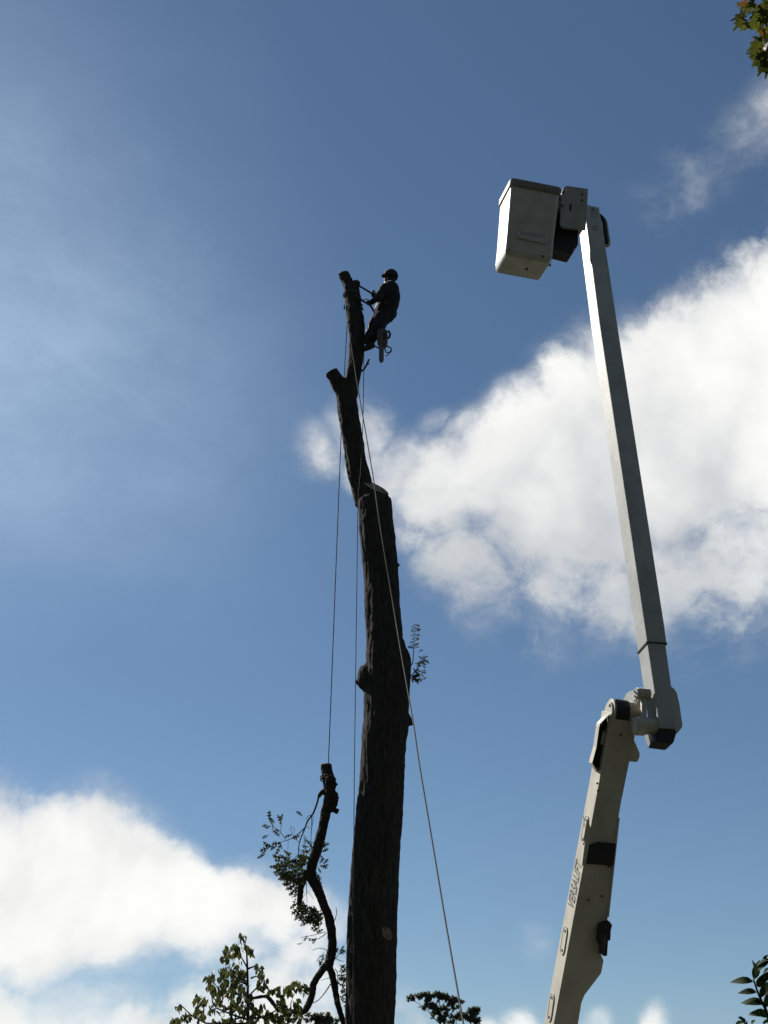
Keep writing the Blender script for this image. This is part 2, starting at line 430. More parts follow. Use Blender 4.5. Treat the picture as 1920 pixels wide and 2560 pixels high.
# ------------------------------------------------------------------ the topped oak trunk
TY = 18.5
base = PY(799, 2212, TY); base = Vector((base.x, TY, 0))
tree = thing('oak_tree', 'tall topped tree trunk stripped of its limbs, climber near its top', 'tree', base)
tr = MB()
rows = [(2212,745,853),(2100,748,856),(2000,751,858),(1900,756,861),(1800,764,866),(1700,774,872),(1642,779,875),(1600,782,878),(1555,786,882),
        (1510,786,884),(1450,788,887),(1400,789,876),(1382,790,870),(1296,788,863),(1220,783,858),(1140,776.5,849.5),(1080,775,844)]
P, R = edges(ident, rows, TY)
P = [Vector((base.x - .02, TY, -.3)), Vector((base.x - .01, TY, .4)), Vector((base.x, TY, 1.6))] + P
R = [.62, .46, .37] + R
P, R = densify(P, R, 3)
tr.tube(P, R, 20)
# big cut stub on top of the lower stem, its cut slopes down to the right and towards the viewer
stub_top = PY(*z7(842, 1690), TY - .05)
tr.tube([PY(*z7(830, 1900), TY), PY(*z7(838, 1800), TY)], [.195, .2], 20)
stub_c = PY(*z7(835, 1800), TY); sx = PY(*z7(1040, 1775), TY) - PY(*z7(650, 1590), TY)
cutn = Vector((.36, -.58, .73)).normalized()
ring = []
ax = (PY(*z7(835, 1690), TY) - PY(*z7(830, 1900), TY)).normalized()
stub_low, stub_hi = [], []
for k in range(24):
    a = 2 * math.pi * k / 24
    o_ = Vector((math.cos(a), math.sin(a), 0)); o_ = (o_ - ax * o_.dot(ax)).normalized() * .204
    p = stub_c + o_ - ax * .3
    c0 = PY(*z7(845, 1690), TY)
    t = (c0 - p).dot(cutn) / ax.dot(cutn)
    stub_low.append(p); stub_hi.append(p + ax * t)
tr.add(stub_low + stub_hi, [tuple(range(24))[::-1], tuple(range(24, 48))] + [(i, (i + 1) % 24, (i + 1) % 24 + 24, i + 24) for i in range(24)])
# upper leader
rows = [(1930,585,770),(1800,550,790),(1600,495,785),(1460,457,750),(1250,430,705),(1000,395,660),(850,370,640),(620,340,602),(500,322,588),(400,300,600)]
P, R = edges(z7, rows, [TY + .12, TY + .13, TY + .14, TY + .12, TY + .1, TY + .06, TY + .04, TY, TY, TY]); P, R = densify(P, R, 2); tr.tube(P, R, 18)
stubL = [PY(*z7(450, 500), TY), PY(*z7(395, 380), TY), PY(*z7(320, 265), TY - .04), PY(*z7(264, 168), TY - .08)]
def pxr(r, p): return r / FPX * depth(p)
kz7 = .8641 / 5.268
tr.tube(stubL, [pxr(120 * kz7, stubL[0]), pxr(110 * kz7, stubL[1]), pxr(98 * kz7, stubL[2]), pxr(91 * kz7, stubL[3])], 18)
rows = [(1960,440,680),(1850,450,690),(1700,485,712),(1560,512,742),(1330,535,765),(1110,552,775),(1000,545,780),(900,530,776),(800,512,765),(680,500,745),(520,482,722),(420,472,706),(350,462,690)]
P, R = edges(z1, rows, TY); P, R = densify(P, R, 2); tr.tube(P, R, 16)
kz1 = .8641 / 5.925
topP = [PY(*z1(560, 400), TY), PY(*z1(522, 270), TY), PY(*z1(470, 157), TY - .03)]
tr.tube(topP, [pxr(84 * kz1, p) for p in topP], 16)
bmp = [PY(*z1(620, 420), TY - .03), PY(*z1(650, 310), TY - .05), PY(*z1(655, 285), TY - .05)]
tr.tube(bmp, [pxr(60 * kz1, bmp[0]), pxr(58 * kz1, bmp[1]), pxr(54 * kz1, bmp[2])], 14)
tr.ball(PY(*z1(654, 292), TY - .05), pxr(56 * kz1, bmp[1]))
# burls, pegs, forked snag
tr.ball(PY(866, 1436, TY), .165, (.95, 1, 2.0)); tr.ball(PY(872, 1455, TY - .03), .115, (1, 1, 1.8))
tr.ball(PY(793, 1463, TY), .15, (1, 1, 1.5)); tr.tube([PY(785, 1468, TY), PY(773, 1471, TY), PY(768, 1477, TY)], [.07, .045, .035], 8)
tr.tube([PY(862, 1536, TY), PY(880, 1552, TY), PY(892, 1567, TY)], [.1, .06, .02], 8)
tr.tube([PY(852, 1215, TY), PY(860, 1221, TY), PY(867, 1220, TY)], [.02, .018, .012], 6)
me = remeshed(tr, .021, 3)
def barkfn(p):
    a = mnoise.noise(Vector((p.x * 16, p.y * 16, p.z * 2.2)))
    b = mnoise.noise(Vector((p.x * 38 + 9, p.y * 38, p.z * 8)))
    c = mnoise.noise(Vector((p.x * 3, p.y * 3, p.z * 1.4 + 4)))
    return .017 * a + .011 * b + .014 * c
displace(me, barkfn)
trunk = obj('trunk', me, BARK, tree, smooth=180)
# pale cut faces
def disc(name, c, n, r, m, parent, sc=1, wob=.08, th=.012):
    n = Vector(n).normalized(); u = n.orthogonal().normalized(); v = n.cross(u)
    poly = []
    for k in range(18):
        a = 2 * math.pi * k / 18; rr = r * (1 + random.uniform(-wob, wob))
        poly.append(c + u * math.cos(a) * rr + v * math.sin(a) * rr * sc)
    return obj(name, MB().prism(poly, n * th), m, parent, bevel=.002)
cap = lambda k, o: [p + cutn * o - (p - stub_c - ax * (p - stub_c).dot(ax)) * k for p in stub_hi]
obj('bark_collar', MB().prism(cap(.0, -.16), cutn * .165), BARK, tree)
obj('cut_face', MB().prism(cap(.06, .006), cutn * .006), mat('sawn_wood', (.3, .225, .155), .85, scale=14, col2=(.17, .125, .085), spec=.1), tree)
disc('cut_face', stubL[3] + (stubL[3] - stubL[2]).normalized() * .012, stubL[3] - stubL[2], pxr(86 * kz7, stubL[3]), OLDWOOD, tree)
disc('cut_face', topP[2] + (topP[2] - topP[1]).normalized() * .012, topP[2] - topP[1], pxr(79 * kz1, topP[2]), WOOD, tree)
kc = PY(838, 2027, TY - .0)
kd = (Vector((kc.x, TY, kc.z)) - PY(806, 2027, TY)); kn = Vector((.55, -.83, .05)).normalized()
kcen = PY(806, 2027, TY) + kn * .318 + Vector((0, 0, 0))
knob = MB(); knob.tube([kcen - kn * .06, kcen + kn * .012, kcen + kn * .02], [.105, .1, .085], 14)
ko = obj('knot', knob, BARK2, tree, smooth=50)
disc('cut_face', kcen + kn * .014, kn, .07, OLDWOOD, tree, sc=1.35)
# forked dead twig
def twig(name, cv, pts, r0, r1, Y, parent, m=BARK2):
    P = [PY(*cv(a, b), Y) for a, b in pts]
    P, R = densify(P, [r0 + (r1 - r0) * i / (len(P) - 1) for i in range(len(P))], 2)
    return obj(name, MB().tube(P, R, 6, jit=.08), m, parent, smooth=180)
twig('dead_twig', z1, [(725,1585),(765,1565),(800,1510),(845,1410)], .018, .014, TY, tree)
twig('dead_twig', z1, [(790,1525),(820,1490),(852,1472)], .012, .009, TY, tree)
# bark flakes on the top leader and rope whiskers
for a, b, c, d in ((720,510,745,545),(735,600,752,625),(745,650,760,690),(470,470,462,440),(480,650,476,600)):
    twig('bark_flake', z1, [(a - 8, b + 8), (a, b), (c, d)], .022, .008, TY - .02, tree)
# sprout with small leaves on the right-hand burl
sp = obj('sprout', MB().tube([PY(*z8(860, 960), TY), PY(*z8(945, 880), TY), PY(*z8(957, 800), TY), PY(*z8(966, 650), TY), PY(*z8(972, 340), TY)], [.009, .008, .007, .006, .003], 5)
         .tube([PY(*z8(850, 1120), TY), PY(*z8(1000, 975), TY), PY(*z8(1050, 840), TY), PY(*z8(1115, 750), TY)], [.008, .006, .005, .003], 5)
         .tube([PY(*z8(850, 1110), TY), PY(*z8(1000, 1040), TY), PY(*z8(1090, 1020), TY)], [.006, .005, .003], 5), BARK2, tree)
rr = random.Random(3)
def spr(a, b, ang, L):
    d = RGT * math.cos(ang) + UPV * math.sin(ang) + FWD * rr.uniform(-.5, .5)
    put_leaf('leaf', rr.choice(OAKS), sp, PY(*z8(a, b), TY), d, FWD * -1 + rvec(rr) * .5, L, .8)
for i, y in enumerate(range(340, 690, 44)):
    spr(972, y, rr.uniform(-.4, .35), rr.uniform(.07, .11)); spr(970, y + 12, math.pi + rr.uniform(-.3, .7), rr.uniform(.045, .075))
spr(965, 670, math.pi * .9, .11); spr(960, 640, .5, .09)
for i in range(30):
    t = rr.random(); a = 935 + 170 * t + rr.gauss(0, 22); b = 1060 - 290 * t + rr.gauss(0, 60)
    spr(min(max(a, 930), 1120), b, rr.uniform(-1.2, .9), rr.uniform(.06, .11))
for i in range(18): spr(rr.uniform(925, 1080), rr.uniform(980, 1110), rr.uniform(-1.6, .4), rr.uniform(.07, .11))

# ------------------------------------------------------------------ ropes
def rope(label, pts, r, name='rope', grp='arborist ropes on the trunk'):
    P, R = densify(pts, [r] * len(pts), 6)
    o = obj(name, MB().tube(P, R, 7), ROPEM, smooth=180)
    return tag(o, label, 'rope', grp)
rope('lowering rope, leftmost, running down to the cut top of the hanging limb',
     [PY(*z1(560, 585), TY - .19), PY(*z1(545, 690), TY - .18), PY(*z1(527, 860), TY - .05), PY(*z1(515, 1000), TY + .12), PY(*z1(478, 1640), TY + .2),
      PY(737, 938, TY + .22), PY(729, 1140, TY + .24), PY(719, 1400, TY + .26), PY(709, 1655, TY + .28), PY(*z5b(985, 330), TY + .2), PY(*z5b(970, 430), TY + .16)], .0075)
rope('climbing line hanging from the climber beside the left edge of the trunk',
     [PY(*z1(760, 1330), TY - .1), PY(*z7(683, 0), TY - .14), PY(*z7(668, 900), TY - .2), PY(*z7(640, 1450), TY - .26), PY(*z7(606, 1900), TY - .3),
      PY(770.4, 1296, TY - .38), PY(765.8, 1642, TY - .42), PY(764, 1850, TY - .44), PY(762.7, 1950, TY - .45), PY(763.5, 2212, TY - .5), PY(764, 2420, TY - .6)], .0062)
rope('long guy rope crossing the trunk and slanting away to lower right',
     [PY(*z1(540, 640), TY - .2), PY(*z1(532, 800), TY - .22), PY(*z1(547, 960), TY - .3), PY(*z1(605, 1350), TY - .45), PY(*z1(690, 1890), TY - .7), PY(*z7(670, 740), TY - .95),
      PY(*z7(740, 1150), TY - 1.2), PY(*z7(815, 1600), TY - 1.5), PY(*z7(900, 2200), TY - 1.9), PY(*z8(670, 0), TY - 2.25), PY(*z8(760, 560), TY - 2.7),
      PY(*z8(860, 1130), TY - 3.2), PY(*z8(965, 1740), TY - 3.8), PY(905, 1645, TY - 4.2), PY(930, 1795, TY - 4.9), PY(965, 2005, TY - 5.8), PY(1000, 2205, TY - 6.7), PY(1040, 2440, TY - 7.8)], .0085)
wrapP = []
cw = PY(*z1(592, 478), TY)
for k in range(26):
    a = 2 * math.pi * k / 13
    wrapP.append(cw + Vector((math.cos(a) * .147, math.sin(a) * .147, -.02 + .055 * k / 26 - .02 * math.cos(a))))
rope('short rope sling wound round the upper stem below its top', wrapP, .007)

# ------------------------------------------------------------------ limb being lowered
LY = 18.75
lb = PY(*z5b(985, 300), LY)
limb = thing('hanging_limb', 'crooked cut oak limb with sparse leaves hanging from the lowering rope', 'limb', lb)
lm = MB()
P, R = edges(z5b, [(285,893,1048),(380,900,1058),(470,908,1085),(560,925,1115),(650,938,1098),(740,935,1135),(820,918,1128),(910,900,1045),(1000,885,1028),(1200,848,978),(1400,790,938),(1600,722,868),(1750,690,828),(1870,705,850),(2000,780,925),(2212,875,992)], LY)
P2, R2 = chain([z6(1400, 150), z6(1420, 330), z6(1410, 430), z6(1388, 520), z6(1375, 560)], [42 * .25, 38 * .25, 42 * .25, 42 * .25, 36 * .25], LY)
P, R = densify(P + P2, R + R2, 2); lm.tube(P, R, 14, jit=.05)
k6 = .8641 / 3.456
def z6chain(pts, Y):
    return chain([z6(a, b) for a, b, w in pts], [w / 2 * k6 for a, b, w in pts], Y)
P, R = z6chain([(1390,500,60),(1320,590,62),(1258,690,62),(1240,800,62),(1205,885,62),(1160,940,45),(1060,925,42),(960,920,42),(905,855,36),(842,795,32),(745,812,28),(655,800,18),(600,790,10)], LY)
P, R = densify(P, R, 2); lm.tube(P, R, 10, jit=.06)
P, R = z6chain([(1385,520,60),(1415,600,62),(1440,720,58),(1462,850,52),(1500,980,52),(1530,1060,50),(1600,1250,46),(1660,1400,40)], LY)
P, R = densify(P, R, 2); lm.tube(P, R, 10, jit=.06)
k5 = .8641 / 5.53
P, R = chain([z5b(700, 1760), z5b(655, 1880), z5b(618, 2000), z5b(605, 2120), zm(750, 1600), zm(745, 1700), zm(735, 1790)], [50 * k5, 44 * k5, 42 * k5, 44 * k5, 50 * .125, 30 * .125, 9 * .125], LY)
lm.tube(P, R, 10, jit=.1)
# broken stubs
P, R = chain([z5b(1000, 880), z5b(1080, 910), z5b(1140, 938)], [50 * k5, 38 * k5, 38 * k5], LY); lm.tube(P, R, 9)
P, R = chain([z5b(960, 640), z5b(900, 680), z5b(862, 730)], [40 * k5, 34 * k5, 20 * k5], LY); lm.tube(P, R, 9)
for a, b, r in ((1085, 480, 26), (1110, 560, 22), (1120, 740, 30), (1100, 700, 40), (1095, 500, 20)):
    p = PY(*z5b(a, b), LY); lm.ball(p, pxr(r * k5, p), n=6)
me = remeshed(lm, .011, 1)
displace(me, lambda p: .006 * mnoise.noise(p * 30) + .005 * mnoise.noise(p * 12))
limbo = obj('branch', me, BARK2, limb, smooth=180)
ptop = PY(*z5b(968, 290), LY)
for zz, rw_ in ((440, 80), (462, 82), (480, 84)):
    cc = PY(*z5b(985, zz), LY); rr_ = pxr(rw_ * k5, cc) + .012
    obj('sling_turn', MB().tube([cc + Vector((math.cos(t) * rr_, math.sin(t) * rr_, .02 * math.sin(t + zz))) for t in np.linspace(0, 2 * math.pi, 22)], .0085, 6), ROPEM, limb, smooth=180)
kp = PY(*z5b(968, 455), LY - .15)
obj('hitch_knot', MB().tube([kp + Vector((math.cos(t) * .022, math.sin(t * 2) * .012 - .01, math.sin(t) * .03)) for t in np.linspace(0, 2 * math.pi, 16)], .011, 6).tube([kp, kp + Vector((.0, -.01, -.09)), kp + Vector((-.03, -.01, -.2))], .008, 6), ROPEM, limb, smooth=180)
disc('cut_face', ptop + Vector((0, 0, .0)), UPV + RGT * .1, pxr(70 * k5, ptop), WOOD, limb)
tw = lambda cv, pts, r0, r1: twig('twig', cv, pts, r0, r1, LY, limb)
tw(z5b, [(865,720),(850,800),(790,960),(720,1050),(680,1150),(650,1230),(600,1360),(585,1500),(570,1620)], .016, .006)
tw(z5b, [(670,1160),(600,1230),(500,1300),(430,1330),(320,1362)], .009, .004)
tw(z5b, [(410,1315),(340,1225),(262,1165),(215,1100)], .006, .003)
tw(z5b, [(338,1225),(350,1110),(335,1080)], .004, .003)
tw(z5b, [(770,1000),(770,1150),(760,1290),(762,1430)], .006, .004)
tw(z5b, [(790,990),(785,1080),(765,1180)], .004, .003)
tw(z5b, [(760,980),(715,1000),(685,1050)], .004, .003)
tw(z5b, [(685,1145),(720,1150),(755,1170)], .004, .003)
tw(z5b, [(520,1285),(590,1355)], .004, .003)
tw(z5b, [(530,1285),(480,1190),(480,1140),(530,1180),(528,1230)], .0035, .0025)
tw(z5b, [(660,1260),(720,1340),(800,1365)], .005, .004)
tw(z5b, [(445,1330),(440,1470)], .003, .003)
tw(z5b, [(590,1450),(640,1500),(690,1520)], .005, .003)
tw(z5b, [(575,1540),(500,1600),(430,1680)], .005, .003)
tw(z5b, [(570,1600),(560,1720),(540,1850)], .005, .003)
tw(z5b, [(870,1610),(930,1590),(960,1620)], .004, .003)
tw(z5b, [(850,1700),(880,1740),(895,1790)], .004, .003)
tw(z5b, [(690,1880),(700,2050),(705,2200)], .005, .003)
tw(z5b, [(715,2040),(760,2090),(800,2150)], .003, .002)
tw(z5b, [(715,2030),(660,2100),(640,2150)], .003, .002)
tw(z6, [(1370,250),(1300,300),(1210,320)], .006, .003)
tw(z6, [(1360,240),(1250,270),(1145,290)], .005, .003)
tw(z6, [(1380,400),(1310,380),(1250,400)], .005, .003)
tw(z6, [(1370,440),(1310,460),(1285,500)], .004, .003)
tw(z6, [(1440,140),(1455,90),(1452,35)], .006, .005)
tw(z6, [(1425,500),(1470,440),(1510,390)], .006, .003)
tw(z6, [(1450,470),(1490,490),(1522,495)], .005, .003)
tw(z6, [(1440,560),(1465,600),(1470,760),(1500,900)], .006, .003)
tw(z6, [(1455,680),(1500,700),(1528,740)], .007, .005)
tw(z6, [(1405,690),(1360,760),(1300,830),(1245,858)], .009, .005)
tw(z6, [(1395,640),(1350,650),(1320,665)], .004, .003)
rl = random.Random(5)
def oakleaf(cv, a, b, ang, L, dep=.25):
    d = RGT * math.cos(ang) + UPV * math.sin(ang) + FWD * rl.uniform(-.5, .5)
    nn = FWD * -1 * rl.choice((1, 1, 1, .3)) + rvec(rl) * .8
    put_leaf('leaf', rl.choice(OAKS), limb, PY(*cv(a, b), LY + rl.uniform(-dep, dep) * .6), d, nn, L * 1.25, rl.uniform(.7, 1.1))
for a, b, ang in ((240,1190,1.9),(225,1120,2.0),(190,1060,1.7),(255,1090,2.3),(160,1120,3.4),(200,1130,3.7),(320,1060,.9),(330,1080,1.1),(240,1210,.3),(230,1200,-.5),(345,1120,1.7),(170,1260,3.6),
                  (340,1370,3.3),(300,1400,3.6),(250,1420,3.0),(210,1420,2.6),(180,1430,3.4),(150,1460,3.9),(330,1400,-1.9),(290,1440,4.5),(120,1530,3.5),(380,1460,-.6),(400,1480,-.9),(360,1450,2.0),
                  (500,1250,3.5),(610,1260,3.6),(640,1000,2.3),(690,1320,-.9),(660,1300,-1.2),(370,1320,2.7)):
    oakleaf(z5b, a, b, ang, rl.uniform(.075, .12))
TUFT = [(300,1550),(560,1560),(700,1500),(700,1880),(600,1990),(500,1960),(400,1860),(290,1740),(270,1640)]   # the thick tuft left of the fork
def inside(x, y, poly):
    c = False
    for k in range(len(poly)):
        (xa, ya), (xb, yb_) = poly[k], poly[k - 1]
        if (ya > y) != (yb_ > y) and x < (xb - xa) * (y - ya) / (yb_ - ya) + xa: c = not c
    return c
k = 0
while k < 105:
    a, b = rl.uniform(320, 740), rl.uniform(1500, 1990)
    if not inside(a - 40, b, TUFT): continue
    oakleaf(z5b, a, b, math.pi + .25 + rl.uniform(-.6, .6), rl.uniform(.085, .135), .5); k += 1
for a, b in ((690,1560),(720,1500),(740,1440),(700,1610),(760,1460),(640,1570),(800,1480),(650,1620),(720,1420),(600,1560),(560,1580)):
    oakleaf(z5b, a, b, rl.uniform(2, 5), rl.uniform(.08, .12))
for a, b, ang in ((500,1900,3.5),(540,1930,3.8),(480,1930,3.3),(560,1980,3.9),(530,2010,4.0),(580,2010,4.2),(570,2080,3.9),(560,2130,4.3),(500,1870,3.2),(440,1760,3.1),(400,1700,3.0),(390,1780,3.3),(320,1690,3.2),(420,1830,3.6)):
    oakleaf(z5b, a, b, ang, rl.uniform(.08, .13))
for a, b, ang in ((930,1420,.7),(900,1490,.3),(920,1480,.5),(890,1520,-1.2),(880,1600,.2),(870,1650,.6),(880,1680,-.3),(900,1690,.2),(860,1720,-1),(930,1660,.8),(940,1440,1.5),(830,1760,-1.3),(860,1800,-1.4),(850,1900,-.5)):
    oakleaf(z5b, a, b, ang, rl.uniform(.06, .1))
for i in range(16): oakleaf(zm, rl.uniform(700, 850), rl.uniform(1580, 1760), rl.uniform(3.6, 5.6), rl.uniform(.06, .12))
for a, b in ((740,1760),(720,1800),(760,1740),(870,1700),(840,1690)): oakleaf(zm, a, b, -1.7 + rl.uniform(-.4, .4), .11)
for i in range(70):       # second tuft on the lower limb
    a = 1345 - abs(rl.gauss(0, 75)); b = 120 + rl.gauss(0, 48)
    if a < 1200 and b < 90: continue
    oakleaf(z6, a, b, math.pi + rl.uniform(-1, 1), rl.uniform(.075, .125), .35)
for a, b in ((1130,20),(1140,50),(1190,20),(1180,10),(1220,30)): oakleaf(z6, a, b, rl.uniform(3.5, 5), .12)
for i in range(26): oakleaf(z6, rl.uniform(1440, 1510), rl.uniform(400, 900), rl.uniform(-.7, 1.3), rl.uniform(.05, .09))
for i in range(14): oakleaf(z6, 1455 + (y_ := rl.uniform(0, 1)) * 60, 560 + y_ * 330, rl.uniform(-.6, 1.2), rl.uniform(.06, .1))
for a, b in ((1200,270),(1280,290),(1165,330),(1340,440),(1330,470),(1350,420),(1300,480)): oakleaf(z6, a, b, rl.uniform(3.5, 5.2), .08)

# ------------------------------------------------------------------ boom lift
n1 = None
E_top, E_bot = Q(*z2(1370, 1843), 16.5), Q(*ze(950, 0), 13.9)
ub = (E_bot - E_top).normalized()                        # down the upper boom
vw = ((E_top + E_bot) / 2 - CAM).normalized()
n0 = -(vw - ub * vw.dot(ub)).normalized()
sgn = 1
nU = Matrix.Rotation(rad(27), 3, ub) @ n0
if nU.x < n0.x: nU = Matrix.Rotation(rad(-27), 3, ub) @ n0
sU = .243
vU = ub.cross(nU);  vU = vU if vU.x > 0 else -vU         # to the right, in the dark face
TU = lambda cv, pts, off=0: [on_plane(*cv(a, b), E_top + nU * off, nU) for a, b in pts]
e_top2, e_bot2 = Q(*z4(575, 0), 13.6), Q(*z4(160, 2212), 13.4)
ul = (e_bot2 - e_top2).normalized()
vw = ((e_top2 + e_bot2) / 2 - CAM).normalized()
n0 = -(vw - ul * vw.dot(ul)).normalized()
nL = Matrix.Rotation(rad(20), 3, ul) @ n0
if nL.x < n0.x: nL = Matrix.Rotation(rad(-20), 3, ul) @ n0
tL = .285
vL = ul.cross(nL); vL = vL if vL.x > 0 else -vL
TL = lambda cv, pts, off=0: [on_plane(*cv(a, b), e_top2 + nL * off, nL) for a, b in pts]

foot = e_bot2 + ul * 1.0
lift = thing('boom_lift', 'white articulated bucket lift with grimy cream lower boom, standing right of the trunk', 'boom lift', (foot.x, foot.y, 0))
# lower boom
low_pts = [z3b(692, 500), z3b(1168, 560), z3b(1245, 640), z3b(1245, 740), z3b(1162, 890), z3b(1150, 1000), z3b(1050, 1460), z3b(905, 2180), z4(805, 0), z4(748, 335), z4(760, 345), z4(650, 1250), z4(600, 1500),
           z4(590, 1580), z4(612, 1640), z4(590, 1752), z4(440, 1950), z4(412, 2020), z4(380, 2212)]
lp = [on_plane(x, y, e_top2, nL) for x, y in low_pts]
endR = on_plane(*z4(380, 2212), e_top2, nL) + ul * 1.2; endL = e_bot2 + ul * 1.2
edgeL = [on_plane(*z4(160, 2212), e_top2, nL), on_plane(*z4(575, 0), e_top2, nL), on_plane(*z3b(480, 1690), e_top2, nL), on_plane(*z3b(622, 900), e_top2, nL)]
lower = obj('lower_boom', MB().prism(lp + [endR, endL] + edgeL, -nL * tL), CREAM, lift, bevel=.008)
# knuckle barrel
b0 = on_plane(*z3b(690, 490), e_top2 - nL * (tL / 2), nL) - vL * .012; b1 = on_plane(*z3b(1165, 555), e_top2 - nL * (tL / 2), nL)
bdir = (b1 - b0).normalized()
brl = obj('knuckle_barrel', MB().tube([b0, b1], tL / 2 + .004, 28), [CREAM], lift, smooth=40, bevel=.004)
wrapb = MB().tube([b0 + bdir * .02, b0 + bdir * ((b1 - b0).length * .6)], tL / 2 + .009, 28)
obj('grease_band', wrapb, BLACK, brl, smooth=40)
obj('end_plate', MB().tube([b0 - bdir * .02, b0], [.115, .12], 24), CREAM, brl, smooth=40)
for dx, dy in ((.075, .03), (-.02, -.08), (-.07, .05)):
    q = b0 - bdir * .02 + ul * -dx + nL * dy
    obj('bolt', MB().tube([q, q - bdir * .014], .016, 8), DARKM, brl)
# open side housing on the left of the lower boom head
hs = [on_plane(*z3b(a, b), e_top2 - nL * .12, nL) for a, b in ((660,515),(600,500),(530,560),(412,680),(395,740),(338,1150),(255,1460),(345,1610),(440,1700),(478,1690))]
hb = MB()
cen = sum(hs, Vector()) / len(hs)
inn = [p + (cen - p).normalized() * .012 for p in hs]
for i in range(len(hs) - 1):
    q = [hs[i], hs[i + 1], inn[i + 1], inn[i]]
    hb.prism(q, nL * .1)
obj('side_housing', hb, CREAM, lift)
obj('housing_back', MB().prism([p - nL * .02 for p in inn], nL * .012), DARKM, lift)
obj('hose_bundle', MB().tube(TL(z3b, [(560, 640), (505, 900), (470, 1200), (445, 1560)], -.1), .03, 8).tube(TL(z3b, [(500, 700), (455, 950), (420, 1250), (420, 1560)], -.16), .03, 8), BLACK, lift, smooth=180)
obj('chain_guard', MB().prism(TL(z3b, [(540, 850), (575, 860), (580, 960), (540, 1130), (490, 1110), (500, 1000), (520, 930)], -.05), -nL * .01), CREAM, lift)
# tab on the right of the head
obj('side_tab', MB().prism(TL(z3b, [(1120, 1000), (1150, 1030), (1260, 1285), (1255, 1370), (1215, 1455), (1190, 1462), (1040, 1450)], -.16), -nL * .02), CREAM, lift, bevel=.003)
q = TL(z3b, [(880, 920)], .001)[0]; obj('bolt', MB().tube([q, q + nL * .01], .012, 8), DARKM, lift)
# black slab standing in for shade, cable clamp and cylinder on the lower boom
obj('shade_band', MB().prism(TL(z4, [(484, 585), (560, 560), (722, 575), (700, 768), (652, 795), (640, 772), (452, 757)], .002), nL * .018), BLACK, lift, bevel=.004)
obj('side_cover', MB().prism([p for p in TL(z4, [(460, 348), (478, 385), (492, 430), (492, 530), (450, 752), (412, 785), (440, 560), (425, 545)], .001)], nL * .012), CREAM, lift, bevel=.002)
obj('valve_block', MB().prism(TL(z4, [(542, 1420), (556, 1300), (645, 1265), (672, 1300), (660, 1345), (655, 1440), (635, 1440), (625, 1580), (590, 1580), (575, 1500), (548, 1460)], .003), nL * .07), BLACK, lift, bevel=.006)
obj('hydraulic_cylinder', MB().tube(TL(z4, [(612, 1380), (592, 1570)], .06), .032, 14), DARKM, lift, smooth=40)
obj('edge_seam', MB().prism(TL(z4, [(757, 347), (740, 500), (660, 1240), (645, 1240), (722, 500), (742, 347)], .002), nL * .008), CREAM, lift)
for a, b in ((475, 1090), (597, 1053), (560, 95), (555, 30)):
    q = TL(z4, [(a, b)], .001)[0]; obj('bolt', MB().tube([q, q + nL * .008], .012, 8), DARKM, lift)
# oval covers on the sunlit side, traced on that side's plane
sideN = -vL
def TS(cv, pts, off=.002): return [on_plane(*cv(a, b), e_top2 + sideN * off, sideN) for a, b in pts]
for (a0, b0_), (a1, b1_) in (((462, 365), (430, 540)), ((270, 1370), (243, 1545)), ((150, 1975), (125, 2150))):
    w0 = 24
    A = TS(z4, [(a0, b0_)])[0]; B = TS(z4, [(a1, b1_)])[0]
    ax_ = (B - A).normalized(); sd = sideN.cross(ax_)
    hw = .062
    A2, B2 = A + ax_ * hw * .3, B - ax_ * hw * .3
    poly = [A2 + (-ax_ * math.cos(t) + sd * math.sin(t)) * hw for t in np.linspace(-math.pi / 2, math.pi / 2, 8)] + [B2 + (ax_ * math.cos(t) - sd * math.sin(t)) * hw for t in np.linspace(-math.pi / 2, math.pi / 2, 8)]
    ov = obj('access_cover', MB().prism(poly, sideN * .006), CREAM, lift)
    rim = [poly[i] + sideN * .006 for i in range(len(poly))] + [poly[0] + sideN * .006]
    obj('cover_rim', MB().tube(rim, .004, 5), GREYP, ov)
    for p in (A, B): obj('bolt', MB().tube([p, p + sideN * .014], .013, 8), DARKM, ov)
# lettering on the sunlit side
tcv = bpy.data.curves.new('lettering', 'FONT'); tcv.body = 'VERSALIFT'; tcv.shear = .32; tcv.offset = .014; tcv.extrude = .0; tcv.align_x = 'LEFT'
to = bpy.data.objects.new('lettering_curve', tcv); COL.objects.link(to)
dg = bpy.context.evaluated_depsgraph_get(); tme = bpy.data.meshes.new_from_object(to.evaluated_get(dg)); bpy.data.objects.remove(to)
xs = [v.co.x for v in tme.vertices]; ys = [v.co.y for v in tme.vertices]
tA = TS(z4, [(340, 1165)])[0]; tB = TS(z4, [(420, 745)])[0]
xd = (tB - tA); xl = xd.dot(-ul); xd = -ul
yd = sideN.cross(xd)
hgt = .2
for v in tme.vertices:
    v.co = tA + xd * ((v.co.x - min(xs)) / (max(xs) - min(xs)) * xl) + yd * ((v.co.y - min(ys)) / (max(ys) - min(ys)) * hgt) + sideN * .003
tme.update()
obj('lettering', tme, DECAL, lift)
# turret and pedestal below the picture
ft = foot
obj('turret', MB().tube([(ft.x, ft.y, .9), (ft.x, ft.y, 1.9)], .3, 24).box(Vector((ft.x - .3, ft.y - .35, 1.9)), Vector((.08, 0, 0)), Vector((0, .7, 0)), Vector((0, 0, .6))).box(Vector((ft.x + .32, ft.y - .35, 1.9)), Vector((.08, 0, 0)), Vector((0, .7, 0)), Vector((0, 0, .6))), CREAM, lift, smooth=40)
obj('pedestal', MB().box(Vector((ft.x - .45, ft.y - .45, .0)), Vector((.9, 0, 0)), Vector((0, .9, 0)), Vector((0, 0, .9))), CREAM, lift, bevel=.03)

